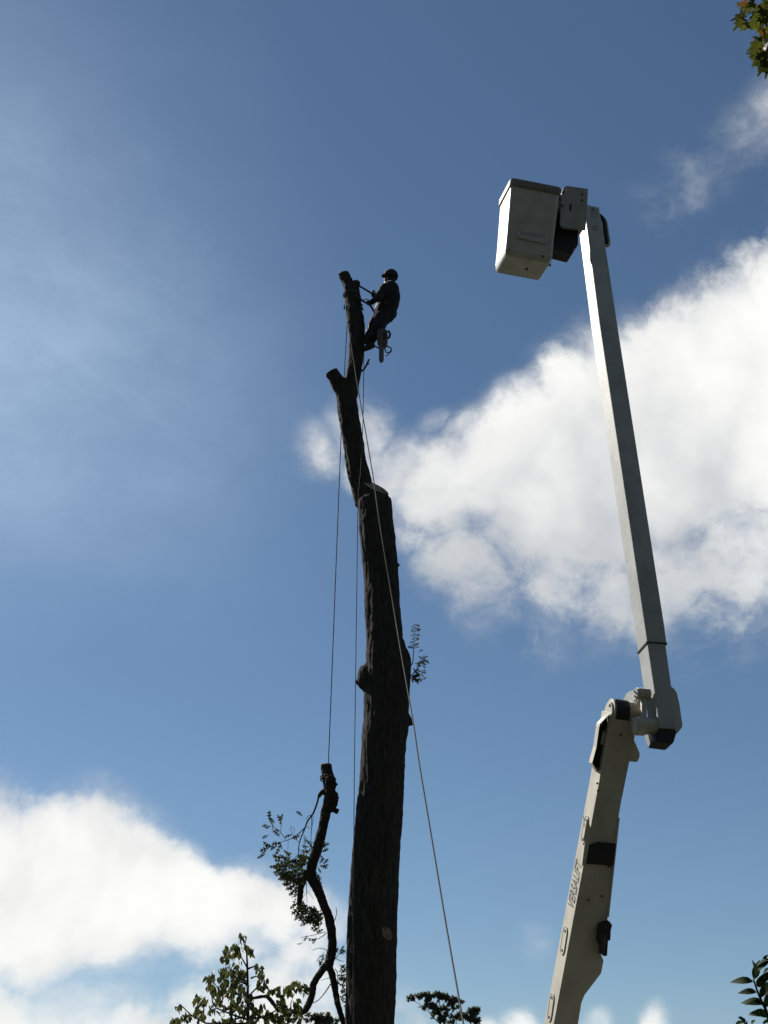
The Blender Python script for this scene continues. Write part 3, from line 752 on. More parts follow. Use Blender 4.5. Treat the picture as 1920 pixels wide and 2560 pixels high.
# elbow: shaft, links, plates
s0 = on_plane(*ze(640, 1165), E_bot - nU * .10, nU); s1 = on_plane(*ze(1130, 1185), E_bot - nU * .10, nU)
sh = obj('elbow_shaft', MB().tube([s0, s1], .085, 24), CREAM, lift, smooth=40)
sd_ = (s1 - s0).normalized()
obj('collar', MB().tube([s0 + sd_ * .02, s0 + sd_ * .11], .098, 24), CREAM, sh, smooth=40, bevel=.004)
obj('collar', MB().tube([s0 + sd_ * .2, s1], .078, 24), CREAM, sh, smooth=40)
# pin and link bars
p0 = on_plane(*ze(690, 555), E_bot - nU * .06, nU); p1 = on_plane(*ze(925, 575), E_bot - nU * .06, nU)
pd = (p1 - p0).normalized()
pin = obj('link_pin', MB().tube([p0, p1], .062, 22), CREAM, lift, smooth=40, bevel=.004)
obj('pin_cap', MB().tube([p0 - pd * .012, p0], [.052, .058], 20), WHITE, pin, smooth=40)
for dx, dy in ((.028, -.012), (-.028, -.012), (.005, .02)):
    q = p0 - pd * .012 + ub * dx + nU * dy; obj('bolt', MB().tube([q, q - pd * .01], .011, 8), DARKM, pin)
obj('link_bar', MB().prism(TU(ze, [(790, 600), (885, 600), (882, 1060), (788, 1060)], -.04), -nU * .05), CREAM, lift, bevel=.003)
obj('link_bar', MB().prism(TU(ze, [(712, 620), (775, 620), (735, 760), (640, 1000), (600, 1000), (700, 760)], -.2), -nU * .04), CREAM, lift, bevel=.003)
obj('brace', MB().prism(TU(ze, [(490, 805), (520, 775), (700, 640), (712, 665), (590, 760), (560, 830), (500, 835)], -.22), -nU * .03), CREAM, lift, bevel=.003)
# lit rocker plate, parallel to the boom's sunlit side
sideU = -vU
pl0 = on_plane(*ze(720, 560), E_bot - nU * .2, nU)
TSU = lambda cv, pts: [on_plane(*cv(a, b), pl0, sideU) for a, b in pts]
obj('rocker_plate', MB().prism(TSU(ze, [(395, 850), (410, 760), (430, 690), (490, 565), (560, 508), (640, 490), (700, 480), (760, 500), (800, 700), (800, 1020), (660, 1020), (520, 950)]), -sideU * .02), WHITE, lift)
# upper boom: steel insert, fibreglass sleeve
ins = TU(ze, [(872, -520), (1217, -520), (1290, 0), (1350, 430), (1440, 1000), (1445, 1222), (1118, 1200), (1050, 660), (950, 0)])
insert = obj('boom_insert', MB().prism(ins, -nU * sU), WHITE, lift, bevel=.01)
up = TU(z2, [(1197, 508), (1372, 545), (1450, 1020), (1575, 1843)]) + TU(z3, [(1225, 40), (1254, 262), (982, 250)]) + TU(z2, [(1370, 1843)])
upper = obj('upper_boom', MB().prism([p + nU * .004 for p in up], -nU * (sU + .01)), WHITE, lift, bevel=.012)
col_ = TU(z3, [(979, 240), (1256, 257), (1257, 276), (982, 259)], .007)
obj('sleeve_collar', MB().prism([p - (vU * .006 if i in (0, 3) else -vU * .006) for i, p in enumerate(col_)], -nU * (sU + .02)), DARKM, lift)
obj('boom_end', MB().prism(TU(ze, [(1130, 1200), (1430, 1228), (1445, 1300), (1390, 1480), (1345, 1500), (1040, 1460), (1060, 1400)], -.02), -nU * (sU * .75)), BLACK, lift, bevel=.01)
# pivot boss on the sunlit side of the insert + far cheek plate
bc = on_plane(*ze(985, 1010), E_bot, -vU)
pc = on_plane(*ze(1010, 1080), E_bot - nU * sU * .55, nU)
obj('pivot_boss', MB().tube([s1 - sd_ * .05 - nU * .1, s1 - sd_ * .012 - nU * .1], [.175, .185], 30), WHITE, lift, smooth=40)
obj('cheek_plate', MB().prism(TU(ze, [(1340, 420), (1400, 465), (1452, 545), (1500, 760), (1557, 1150), (1545, 1200), (1455, 1305), (1430, 1230)], -sU * .6), -nU * .02), CREAM, lift, bevel=.003)

# bucket
BT = Vector((1.7839, 13.6438, 12.0806))
BR = Matrix(((.979, -.166, .117), (.186, .964, -.191), (-.081, .209, .975))).to_4x4()
BM = Matrix.Translation(BT) @ BR
bw, bd, bh, btp = .6067, .556, 1.0773, 1.14
def rrect(w, d, r, z, n=6):
    out = []
    for cx_, cy_, a0 in ((w / 2 - r, d / 2 - r, 0), (-w / 2 + r, d / 2 - r, 90), (-w / 2 + r, -d / 2 + r, 180), (w / 2 - r, -d / 2 + r, 270)):
        for i in range(n):
            a = rad(a0 + 90 * i / (n - 1)); out.append(BM @ Vector((cx_ + r * math.cos(a), cy_ + r * math.sin(a), z)))
    return out
def loft(rings, cap0=True, cap1=False):
    mb = MB(); n = len(rings[0]); vs = [p for r in rings for p in r]
    fs = [(i * n + k, i * n + (k + 1) % n, (i + 1) * n + (k + 1) % n, (i + 1) * n + k) for i in range(len(rings) - 1) for k in range(n)]
    if cap0: fs.append(tuple(range(n)))
    if cap1: fs.append(tuple(range((len(rings) - 1) * n, len(rings) * n)))
    return mb.add(vs, fs)
def at(h): return 1 + (btp - 1) * h / bh * .55
rings = [rrect(bw - .05, bd - .05, .03, -.012), rrect(bw - .02, bd - .02, .04, .002), rrect(bw, bd, .045, .03)]
rings += [rrect(bw * at(h), bd * at(h), .045, h) for h in (.25, .5, .75, .96)]
rings += [rrect(bw * at(.96) - .03, bd * at(.96) - .03, .04, .97), rrect(bw * at(.96) - .03, bd * at(.96) - .03, .04, .06)]
bucket = obj('bucket', loft(rings, True, True), BUCKETM, lift, smooth=35)
lipw, lipd = bw * btp, bd * btp
lr = [rrect(lipw - .11, lipd - .11, .05, .955), rrect(lipw - .005, lipd - .005, .06, .955), rrect(lipw, lipd, .06, .97), rrect(lipw, lipd, .06, 1.04), rrect(lipw - .015, lipd - .015, .06, bh - .02), rrect(lipw - .1, lipd - .1, .05, bh - .025), rrect(lipw - .11, lipd - .11, .05, .955)]
obj('rim', loft(lr, False, False), mat('rim_rubber', (.2, .18, .15), .6, scale=14, col2=(.12, .105, .09)), bucket, smooth=35)
fy = -bd / 2 * 1.045
FRN = (BM.to_3x3() @ Vector((0, -1, .05))).normalized(); FR0 = BM @ Vector((0, -bd / 2 * 1.03, .3))
TB = lambda cv, pts, off=0: [on_plane(*cv(a, b), FR0 + FRN * off, FRN) for a, b in pts]
pan = TB(z2, [(450, 745), (500, 735), (770, 800), (785, 830), (770, 955), (750, 970), (440, 900), (420, 880)], .0)
obj('step_panel', MB().prism([p - FRN * .004 for p in pan], FRN * .014), BUCKETM, bucket, bevel=.006)
obj('sticker', MB().prism(TB(z2, [(480, 815), (755, 865), (748, 895), (465, 850)], .011), FRN * .002), GREYP, bucket)
for a, b in ((335, 1025), (725, 1110)):
    q = TB(z2, [(a, b)], 0)[0]; obj('bolt', MB().tube([q - FRN * .01, q + FRN * .01], .012, 8), DARKM, bucket)
bq = BM @ Vector((.05, 0, -.012)); bz = BM.to_3x3() @ Vector((0, 0, -1))
obj('drain_plug', MB().tube([bq, bq + bz * .014], .02, 10), DARKM, bucket)
for a in (-.12, .1):
    q = BM @ Vector((bw / 2 + .0, a, .04 + (a + .12) * .6)); obj('bolt', MB().tube([q, q + BM.to_3x3() @ Vector((.03, 0, 0))], .018, 8), DARKM, bucket)
# bucket mounting plate and control box
pp = TB(z2b, [(520, 590), (1018, 662), (1000, 1030), (962, 1612), (430, 1535), (392, 1515), (368, 1480), (380, 1120), (402, 760), (440, 650), (480, 610)], -.16)
mount = obj('mount_plate', MB().prism(pp, -FRN * .025), GREYP, lift, bevel=.006)
obj('mount_rib', MB().prism(TB(z2b, [(300, 800), (420, 780), (420, 1100), (300, 1110)], -.19), -FRN * .04), GREYP, lift)
obj('mount_spacer', MB().prism(TB(z2b, [(260, 700), (430, 680), (400, 1540), (300, 1900), (220, 1900)], -.33), -FRN * .1), DARKM, lift)
obj('mount_box', MB().prism(TB(z2b, [(500, 640), (990, 700), (940, 1560), (450, 1500)], -.19), -FRN * .22), GREYP, lift, bevel=.01)
for a, b in ((445, 740), (880, 785), (870, 935), (428, 1050)):
    q = TB(z2b, [(a, b)], -.16)[0]; obj('bolt', MB().tube([q, q + FRN * .012], .014, 8), DARKM, mount)
q = TB(z2b, [(350, 900)], -.19)[0]; obj('bolt', MB().tube([q, q + FRN * .012], .013, 8), DARKM, mount)
obj('slot', MB().prism(TB(z2b, [(640, 990), (625, 1168), (580, 1160), (590, 1040)], -.159), FRN * .004), BLACK, mount)
obj('control_box', MB().prism(TB(z2b, [(330, 1500), (800, 1560), (788, 1960), (670, 2080), (682, 2130), (650, 2150), (230, 2045)], -.28), -FRN * .26), BLACK, lift, bevel=.01)
hz = [z2b(1290, 1300), z2b(1345, 1345), z2b(1420, 1450), z2b(1460, 1720), z2b(1485, 1880), z2b(1470, 1960), z2b(1420, 1960)]
P, R = densify([on_plane(x, y, E_top - nU * .12, nU) for x, y in hz], [.028, .028, .026, .024, .026, .028, .028], 3)
obj('hose_loop', MB().tube(P, R, 10), TAN, lift, smooth=180)
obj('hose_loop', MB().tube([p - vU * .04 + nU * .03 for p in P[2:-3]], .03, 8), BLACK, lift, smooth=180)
obj('boom_tip_patch', MB().prism(TU(z2b, [(1090, 1120), (1230, 1130), (1240, 1330), (1080, 1320)], .006), nU * .004), GREYP, lift)
obj('boom_tip_patch', MB().prism(TU(z2b, [(1130, 1500), (1240, 1510), (1250, 1620), (1140, 1630)], .006), nU * .004), GREYP, lift)
q = TU(z2b, [(1122, 1140)], .01)[0]; obj('bolt', MB().tube([q, q + nU * .01], .013, 8), DARKM, lift)

# ------------------------------------------------------------------ the climber
pb = PY(*z5(120, 1850), TY)
person = thing('person', 'climber in dark clothes and cap, leaning back in a belt, feet on the stem', 'person', pb)
J = lambda a, b, dy=0: PY(*z5(a, b), TY + dy)
bd_ = MB()
def limbs(pts, rs): 
    bd_.tube(pts, rs, 12)
    for p, r in zip(pts, rs): bd_.ball(p, r, n=7)
for s in (-.085, .085):
    limbs([J(560, 1160, s * .9), J(640, 980, s), J(685, 760, s), J(690, 600, s * 1.1), J(690, 520, s * .8)], [.165, .178, .188, .165, .11])
limbs([J(655, 1215, -.07), J(640, 1180, -.07)], [.105, .11]); limbs([J(655, 1215, .07), J(640, 1180, .07)], [.105, .11])
limbs([J(690, 520, 0), J(695, 400, 0)], [.07, .062])
bd_.ball(J(705, 305), .098, (1.02, .85, 1.2)); bd_.ball(J(640, 350), .06, (1, .9, 1.1)); bd_.tube([J(585, 330), J(560, 345), J(575, 360)], [.018, .015, .014], 8); bd_.ball(J(600, 395), .03)
limbs([J(560, 545, -.2), J(420, 790, -.33), J(240, 890, -.2)], [.085, .066, .045])
limbs([J(600, 545, .2), J(430, 740, .22), J(345, 745, .06)], [.085, .066, .046])
limbs([J(545, 1170, -.09), J(410, 1490, -.2), J(215, 1800, -.1)], [.14, .11, .08])
limbs([J(490, 1160, .1), J(310, 1430, .08), J(215, 1650, .08)], [.14, .1, .075])
me = remeshed(bd_, .016, 4)
displace(me, lambda p: .008 * mnoise.noise(p * 9) + .004 * mnoise.noise(p * 22))
body = obj('body', me, [JACKET, TROUS, SKIN, HELM], person, smooth=180)
hcx = J(640, 300).x; zneck, zwaist = J(690, 450).z, J(600, 1060).z
me.polygons.foreach_set('material_index', [(2 if p.center.x < hcx else 3) if p.center.z > zneck else (0 if p.center.z > zwaist else 1) for p in me.polygons])
hm = MB(); hc = J(708, 275)
vs = []; fs = []; n = 20
for i in range(9):
    th = (math.pi * .64) * i / 8
    for k in range(n):
        a = 2 * math.pi * k / n; vs.append(hc + Vector((math.sin(th) * math.cos(a) * .13, math.sin(th) * math.sin(a) * .112, math.cos(th) * .132)))
for i in range(8):
    for k in range(n): fs.append((i * n + k, (i + 1) * n + k, (i + 1) * n + (k + 1) % n, i * n + (k + 1) % n))
hm.add(vs, fs)
hat = obj('cap', hm, HELM, person, smooth=180); sm = hat.modifiers.new('thick', 'SOLIDIFY'); sm.thickness = .008
obj('brim', MB().prism([hc + Vector((-.09, -.07, .0)), hc + Vector((-.15, -.04, -.005)), hc + Vector((-.165, 0, -.005)), hc + Vector((-.15, .04, -.005)), hc + Vector((-.09, .07, 0))], Vector((0, 0, .012))), HELM, hat, bevel=.003)
# gloved hands, five fingers each, closed on the lanyard
def hand(c, fwd, upv_, flip=1):
    mb = MB(); fwd = fwd.normalized(); sd = fwd.cross(upv_).normalized() * flip; up_ = sd.cross(fwd).normalized() * flip
    mb.ball(c, .042, (1, 1, 1)); mb.ball(c + fwd * .03, .04); mb.tube([c - fwd * .06, c], [.034, .04], 8)
    for i, L in enumerate((.075, .085, .08, .065)):
        b_ = c + fwd * .05 + up_ * (.033 - .022 * i)
        mb.tube([b_, b_ + fwd * L * .45 + sd * .012, b_ + fwd * L * .55 + sd * .045, b_ + fwd * L * .2 + sd * .06], [.0115, .011, .010, .009], 7)
    t = c + up_ * .035 + sd * .01
    mb.tube([t, t + fwd * .035 + sd * .03 + up_ * .012, t + fwd * .055 + sd * .05], [.014, .012, .01], 7)
    return remeshed(mb, .006, 1)
obj('hand', hand(J(205, 895, -.17), J(150, 880, -.1) - J(205, 895, -.17), Vector((0, 0, 1))), GLOVE, person, smooth=180)
obj('hand', hand(J(330, 735, .03), J(290, 700, 0) - J(330, 735, .03), Vector((0, 0, 1)), -1), GLOVE, person, smooth=180)
# boots on climbing spurs
def boot(ank, toe):
    mb = MB(); d = (toe - ank)
    heel = ank + Vector((.06, 0, -.07)); tp = toe
    mb.tube([ank + Vector((.02, 0, .12)), ank], [.062, .06], 10); mb.ball(ank, .06); mb.tube([heel, heel.lerp(tp, .5), tp], [.05, .055, .045], 10); mb.ball(tp, .046); mb.ball(heel, .05)
    mb.tube([ank, heel.lerp(tp, .35)], [.06, .055], 10)
    return remeshed(mb, .012, 2)
b1_ = obj('boot', boot(J(205, 1800, -.1), J(95, 1960, -.05)), LEATHER, person, smooth=180)
b2_ = obj('boot', boot(J(200, 1660, .08), J(75, 1700, .05)), LEATHER, person, smooth=180)
for bo, a in ((b1_, J(190, 1850, -.14)), (b2_, J(170, 1720, .02))):
    obj('climbing_spur', MB().tube([a + Vector((.03, 0, .28)), a + Vector((.01, 0, .02)), a + Vector((-.07, 0, -.06))], [.012, .012, .006], 6), DARKM, bo)
# belt, saddle straps
def hoop(c, rx, ry, w, tilt, m, name, parent, r=.02):
    pts = [c + Vector((math.cos(a) * rx, math.sin(a) * ry, math.cos(a) * tilt)) for a in np.linspace(0, 2 * math.pi, 25)]
    mb = MB()
    for dz in (-w / 2, 0, w / 2): mb.tube([p + Vector((0, 0, dz)) for p in pts], r, 6, caps=False)
    return obj(name, mb, m, parent, smooth=180)
hoop(J(595, 1075), .172, .24, .05, -.03, LEATHER, 'climbing_belt', person)
hoop(J(510, 1260, -.11), .115, .12, .03, -.05, LEATHER, 'leg_strap', person, .012)
for a, b in ((345, 1090), (340, 1150), (350, 1330), (355, 1210)):
    q = J(a, b, -.2); obj('carabiner', MB().tube([q + Vector((math.cos(t) * .022, 0, math.sin(t) * .04)) for t in np.linspace(0, 2 * math.pi, 13)], .006, 6), METAL, person)
# flip line and lanyard
lan = obj('flip_line', MB().tube([PY(*z1(700, 325), TY - .06), PY(*z1(815, 392), TY - .08), PY(*z1(925, 462), TY - .05)], .017, 8).tube([PY(*z1(925, 462), TY - .05), J(400, 800, -.05), J(470, 950, -.05)], .017, 8), BLACK, smooth=180)
tag(lan, 'taut dark flip line from stem top to climber\'s chest', 'rope', 'climbing lanyards')
P, R = densify([PY(*z1(640, 470), TY - .17), PY(*z1(705, 515), TY - .15), PY(*z1(790, 570), TY - .14), PY(*z1(845, 600), TY - .2), PY(*z1(880, 640), TY - .22), PY(*z1(915, 700), TY - .22)], [.02, .02, .016, .018, .018, .016], 3)
lan2 = obj('lanyard', MB().tube(P, R, 8), BLACK, smooth=180); tag(lan2, 'dark rope lanyard gripped in the climber\'s lower hand', 'rope', 'climbing lanyards')
q = PY(*z1(795, 545), TY - .15)
obj('carabiner', MB().tube([q + RGT * math.cos(t) * .045 + UPV * math.sin(t) * .028 + RGT * .02 * math.sin(t) for t in np.linspace(0, 2 * math.pi, 15)], .008, 6), METAL, lan2)
# chainsaw hanging below the belt
sc_ = J(520, 1720, -.32)
saw = thing('chainsaw', 'small chainsaw hanging bar-down from the climber\'s belt', 'chainsaw', sc_)
SX, SZ, SY = Vector((1, 0, 0)), Vector((0, -.12, 1)).normalized(), Vector((0, 1, .12)).normalized()
def sp_(x, y, z): return sc_ + SX * x + SY * y + SZ * z
hb_ = MB(); hb_.prism([sp_(x, -.07, z) for x, z in ((-.085, .13), (-.04, .16), (.05, .16), (.085, .1), (.085, -.1), (.05, -.16), (-.05, -.15), (-.09, -.08))], SY * .14)
obj('housing', hb_, SAWB, saw, bevel=.02)
obj('starter_cover', MB().tube([sp_(.03, -.09, .02), sp_(.03, -.065, .02)], [.05, .058], 18), BLACK, saw, smooth=40)
obj('clutch_cover', MB().prism([sp_(x, -.095, z) for x, z in ((-.055, .02), (.005, .03), (.01, -.17), (-.05, -.17))], SY * .03), SAWB, saw, bevel=.006)
bl = []
for x, z in ((-.052, -.12), (-.052, -.44), (-.04, -.475), (-.02, -.485), (0, -.475), (.012, -.44), (.012, -.12)): bl.append(sp_(x, -.09, z))
gb = obj('guide_bar', MB().prism(bl, SY * .006), BARM, saw)
obj('chain', MB().tube([p + SY * .003 for p in bl], .008, 5), DARKM, gb)
obj('top_handle', MB().tube([sp_(.06, 0, .12), sp_(.105, 0, .14), sp_(.125, 0, .08), sp_(.115, 0, .03), sp_(.08, 0, .0)], .02, 8), BLACK, saw, smooth=180)
P, R = densify([sp_(.05, .02, -.13), sp_(.1, .02, -.14), sp_(.15, .02, -.185), sp_(.12, .02, -.25), sp_(.06, .02, -.24), sp_(.03, .02, -.16)], [.011] * 6, 2)
obj('hand_guard', MB().tube(P, R, 7), BLACK, saw, smooth=180)
P, R = densify([sp_(.13, .02, -.21), sp_(.1, .02, -.28), sp_(.05, .02, -.31)], [.008] * 3, 2); obj('guard_strut', MB().tube(P, R, 6), BLACK, saw)
P, R = densify([sp_(-.07, .02, .02), sp_(-.14, .02, -.06), sp_(-.13, .02, -.13), sp_(-.02, .02, -.18)], [.013] * 4, 2); obj('front_handle', MB().tube(P, R, 7), BLACK, saw, smooth=180)
obj('tether', MB().tube([sp_(.0, 0, .15), sp_(.02, .1, .32), J(560, 1120, -.2)], .008, 6), BLACK, saw)

# ------------------------------------------------------------------ young broad-leaved tree, bottom left
YY = 17.0
yb = PY(*z6(690, 1037), YY)
yt = thing('young_tree', 'young broad-leaved tree with drooping olive green leaves, left of the trunk', 'tree', (yb.x, YY, 0))
ym = MB()
P, R = chain([z6(690, 1037), z6(690, 850), z6(688, 700), z6(685, 520), z6(680, 430), z6(655, 330), z6(645, 290)], [4.2, 3.2, 2.8, 2.2, 1.8, 1.3, .8], YY)
ym.tube([Vector((yb.x, YY, -.1)), Vector((yb.x, YY, .8))] + P, [.09, .07] + R, 8)
obj('trunk', ym, BARK2, yt, smooth=180)
yst = [[(690,950),(560,1000),(545,880),(545,760),(540,600),(520,480)], [(690,560),(640,470),(600,420)], [(690,560),(760,535),(790,560)], [(690,800),(800,690),(830,640)], [(690,1000),(420,900),(380,800),(360,660)],
       [(690,1030),(330,1030),(270,930),(250,840)], [(330,1030),(200,960),(130,890),(90,880)], [(690,1000),(860,960),(970,880),(960,780)], [(860,980),(1050,960),(1060,860),(1110,730)], [(690,700),(600,650),(560,560)], [(545,820),(450,750),(400,680)], [(300,990),(310,900),(300,830)], [(720,640),(760,625),(780,640)]]
for s in yst:
    P, R = chain([z6(a, b) for a, b in s], [2.2 - 1.5 * i / (len(s) - 1) for i in range(len(s))], [YY + random.uniform(-.3, .3) * (i > 0) for i in range(len(s))])
    P, R = densify(P, R, 2); obj('bough', MB().tube(P, R, 6), BARK2, yt, smooth=180)
CL = [(650,290,38,8),(505,400,35,9),(600,400,52,16),(550,455,60,15),(475,485,28,8),(705,420,26,7),(675,380,20,4),(590,565,75,20),(480,580,45,11),(540,640,95,28),(640,640,55,14),(440,715,70,18),(360,645,42,12),(365,750,32,7),(385,600,12,2),
      (560,750,100,27),(660,745,52,12),(785,560,32,9),(800,620,26,8),(830,700,52,13),(885,760,35,9),(785,720,18,3),(960,770,45,11),(1030,750,35,9),(1110,715,45,13),(1175,745,38,9),(980,860,35,9),(1130,860,52,12),(255,840,45,9),(305,850,35,7),
      (240,930,42,10),(430,840,42,9),(395,920,52,11),(470,920,38,7),(640,850,90,22),(560,960,100,24),(680,970,90,24),(800,940,70,18),(865,980,45,12),(1000,950,70,17),(1085,960,60,14),(1010,1000,55,10),(90,890,24,5),(155,985,42,12),(280,985,36,8),
      (55,1020,35,7),(390,1020,36,6),(500,1020,55,12),(740,1010,60,14),(920,1010,50,12),(1130,1000,50,10),(720,860,40,8)]
ry = random.Random(9); allL = []
for cx_, cy_, r_, n_ in CL:
    for i in range(n_):
        a, q_ = ry.uniform(0, 2 * math.pi), math.sqrt(ry.random()) * r_
        p = PY(*z6(cx_ + math.cos(a) * q_, cy_ + math.sin(a) * q_), YY + ry.uniform(-.5, .5))
        d = Vector((ry.gauss(0, .55), ry.gauss(0, .55), -1 + ry.gauss(0, .35))).normalized()
        allL.append((p - d * .04, d, Vector((ry.uniform(-1, 1), -ry.uniform(.1, 1), ry.uniform(-.2, .8))), ry.uniform(.07, .115)))
ry.shuffle(allL)
for p, d, nn, L in allL[:295]: put_leaf('leaf', ry.choice(OVALS), yt, p, d, nn, L, ry.uniform(.85, 1.2))
rest = MB()
for p, d, nn, L in allL[295:]: bake_leaf(rest, OVAL, p, d, nn, L)
ro = obj('foliage', rest.mesh('foliage', False), OVALL, yt); ro['kind'] = 'stuff'

# ------------------------------------------------------------------ maple bough hanging in at upper right
MYc = 9.0
MT = Vector((6.2, 9.5, 0))
mp = thing('maple_tree', 'maple tree whose outer leaves hang in at the upper right corner', 'tree', MT)
mtw = Q(*zt(1500, 300), MYc)
obj('trunk', MB().tube([MT + Vector((0, 0, -.2)), MT + Vector((0, 0, 2)), MT + Vector((-.2, -.2, 5)), MT + Vector((-.4, -.4, 8)), MT + Vector((-.5, -.6, 10))], [.3, .24, .2, .15, .08], 14, jit=.04), BARK2, mp, smooth=180)
tips = [(880, 130), (760, 330), (560, 400), (800, 600), (980, 800), (900, 1130), (980, 1250), (940, 1480), (1050, 1700)]
hub = [Q(*zt(1500, 150), MYc), Q(*zt(1480, 1000), MYc)]
src0 = MT + Vector((-.35, -.3, 7.2))
obj('bough', MB().tube([src0, (src0 + hub[0]) / 2 + Vector((0, 0, .3)), hub[0], hub[1]], [.07, .04, .018, .01], 8), BARK2, mp, smooth=180)
for a, b in tips:
    h = hub[0] if b < 620 else hub[1]
    e = Q(*zt(a, b), MYc + random.uniform(-.1, .1))
    obj('twig', MB().tube([h, h.lerp(e, .5) + Vector((0, 0, .03)), e], [.006, .004, .0025], 5), BARK2, mp, smooth=180)
rm = random.Random(4)
ML = [(520,30,-2.4,.075,1),(560,70,-.9,.09,0),(640,260,2.6,.12,0),(470,400,3.4,.11,0),(440,520,3.9,.11,0),(390,560,4.5,.12,0),(900,250,3.9,.12,2),(820,330,4.6,.11,2),(1030,120,4.4,.12,2),(1080,10,-2,.1,0),(960,420,-1.3,.1,2),(1080,520,3.3,.08,0),
      (790,610,3.7,.12,0),(800,640,-.9,.11,0),(880,800,-.6,.1,1),(980,770,-1.4,.09,0),(920,1120,2.7,.08,2),(930,1130,3.7,.12,0),(920,1230,4.0,.12,1),(900,1420,4.2,.13,0),(900,1480,4.6,.13,0),(1030,1280,-1.5,.12,2),(1060,1230,-1.8,.12,2),(1000,1560,-1.3,.1,0),
      (1090,1640,3.6,.1,0),(1100,1700,4.1,.12,0),(880,1440,3.1,.1,2),(1080,900,4,.08,2),(1100,1080,3.6,.09,2),(1140,300,4.2,.12,0),(1180,600,4.4,.12,0),(1200,1000,4.2,.12,0),(1190,1500,4.2,.12,0),(1250,200,4.2,.12,2),(1300,1300,4.2,.12,2),(1150,1780,4.3,.11,0),(730,20,2.2,.07,2)]
for a, b, ang, L, kd_ in ML:
    d = RGT * math.cos(ang) + UPV * math.sin(ang) + FWD * rm.uniform(-.6, .6)
    nn = -FWD + rvec(rm) * (.6 if kd_ != 2 else 1.1)
    put_leaf('leaf', rm.choice(RUSTS if kd_ == 1 else MAPLES), mp, Q(*zt(a, b), MYc + rm.uniform(-.15, .15)), d, nn, L, rm.uniform(.75, 1))

# ------------------------------------------------------------------ glossy shrub, bottom right
SC = 5.7
sb0 = Q(*zs(1420, 2100), SC)
shb = thing('laurel_shrub', 'shrub with long glossy dark green leaves in the lower right corner', 'shrub', (sb0.x + .25, sb0.y + .1, 0))
stems = [[(1045,1090),(1070,1180),(1120,1330),(1180,1480),(1240,1630),(1330,1800),(1400,2020),(1460,2212)], [(1450,560),(1480,900),(1500,1500),(1520,2212)], [(830,2195),(900,2300),(980,2500)], [(1290,2160),(1350,2300),(1400,2500)]]
for s in stems:
    pts = [Q(*zs(a, b), SC) for a, b in s] + [Vector((sb0.x + .2 + random.uniform(-.1, .1), sb0.y + .1 + random.uniform(-.1, .1), 0))]
    P, R = densify(pts, [.0028 + .0007 * i for i in range(len(pts))], 1); obj('stem', MB().tube(P, R, 6), BARK2, shb, smooth=180)
SL = [((1030,1150),(615,1135),.35),((1050,1080),(1025,730),.2),((1060,1090),(1150,740),.2),((1135,1270),(1400,960),.3),((1120,1415),(765,1430),.4),((1235,1545),(1430,1210),.3),((1290,1690),(885,1660),.4),((1300,1720),(950,1720),.35),((1270,1700),(1130,1730),.2),
      ((1390,2000),(990,1970),.45),((1400,2010),(1030,1985),.3),((1330,1800),(1410,1480),.2),((1450,600),(1150,770),.3),((1450,640),(1165,835),.3),((1440,470),(1330,600),.2),((1450,800),(1330,940),.2),((1480,1000),(1365,1110),.2),((1480,1400),(1370,1470),.2),
      ((820,2200),(650,2110),.4),((830,2180),(740,2075),.3),((840,2200),(640,2230),.3),((860,2260),(880,2150),.2),((1000,2230),(1110,2140),.2),((1290,2190),(1420,2110),.3),((1300,2200),(1270,2160),.2),((1480,1900),(1390,1890),.2),((1450,1850),(1500,1560),.2),((1500,1200),(1600,900),.3),((1500,700),(1650,500),.3),((1500,1600),(1700,1500),.3)]
rs_ = random.Random(2)
for (a, b), (c, d_), bend in SL:
    p, e = Q(*zs(a, b), SC), Q(*zs(c, d_), SC + rs_.uniform(-.04, .04))
    L = (e - p).length
    nn = UPV * .9 - FWD * rs_.uniform(.2, .9) + rvec(rs_) * .25
    dd = (e - p).normalized(); nn = (nn - dd * nn.dot(dd)).normalized()
    me = rs_.choice(LANCES)
    dd2 = (dd + nn * .75).normalized()
    put_leaf('leaf', me, shb, p, dd2, nn, L * 1.08, rs_.uniform(1.1, 1.4))

# ------------------------------------------------------------------ distant trees
def far_tree(name, label, cv, trunk_pts, boughs, clumps, Y, n, size, seed, grp):
    r = random.Random(seed)
    bt = PY(*cv(*trunk_pts[0]), Y)
    t = thing(name, label, 'tree', (bt.x, Y, 0), grp)
    P, R = chain([cv(a, b) for a, b in trunk_pts], [1.9 - 1.2 * i / max(1, len(trunk_pts) - 1) for i in range(len(trunk_pts))], Y)
    obj('trunk', MB().tube([Vector((bt.x, Y, -.2)), Vector((bt.x, Y, P[0].z * .6))] + P, [.35, .22] + R, 8), BARK2, t, smooth=180)
    for s in boughs:
        P, R = chain([cv(a, b) for a, b in s], [1.2 - .8 * i / (len(s) - 1) for i in range(len(s))], [Y + r.uniform(-.6, .6) * (i > 0) for i in range(len(s))])
        obj('bough', MB().tube(P, R, 5), BARK2, t, smooth=180)
    mb = MB(); k = abs(cv(1, 0)[0] - cv(0, 0)[0])
    tot = sum(c[2] ** 2 for c in clumps)
    for cx_, cy_, rr_ in clumps:
        m = int(n * rr_ ** 2 / tot)
        for i in range(m):
            v = rvec(r) * r.random() ** .4
            p = PY(*cv(cx_ + v.x * rr_, cy_ + v.z * rr_ * .75), Y + v.y * rr_ * k / FPX * Y)
            d = rvec(r); nn = rvec(r)
            bake_leaf(mb, [(0, .05), (.45, .33), (1, 0)], p, d, nn, size * r.uniform(.7, 1.3))
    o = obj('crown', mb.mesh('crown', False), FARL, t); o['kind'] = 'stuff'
G = 'distant trees on the skyline'
rc = random.Random(8)
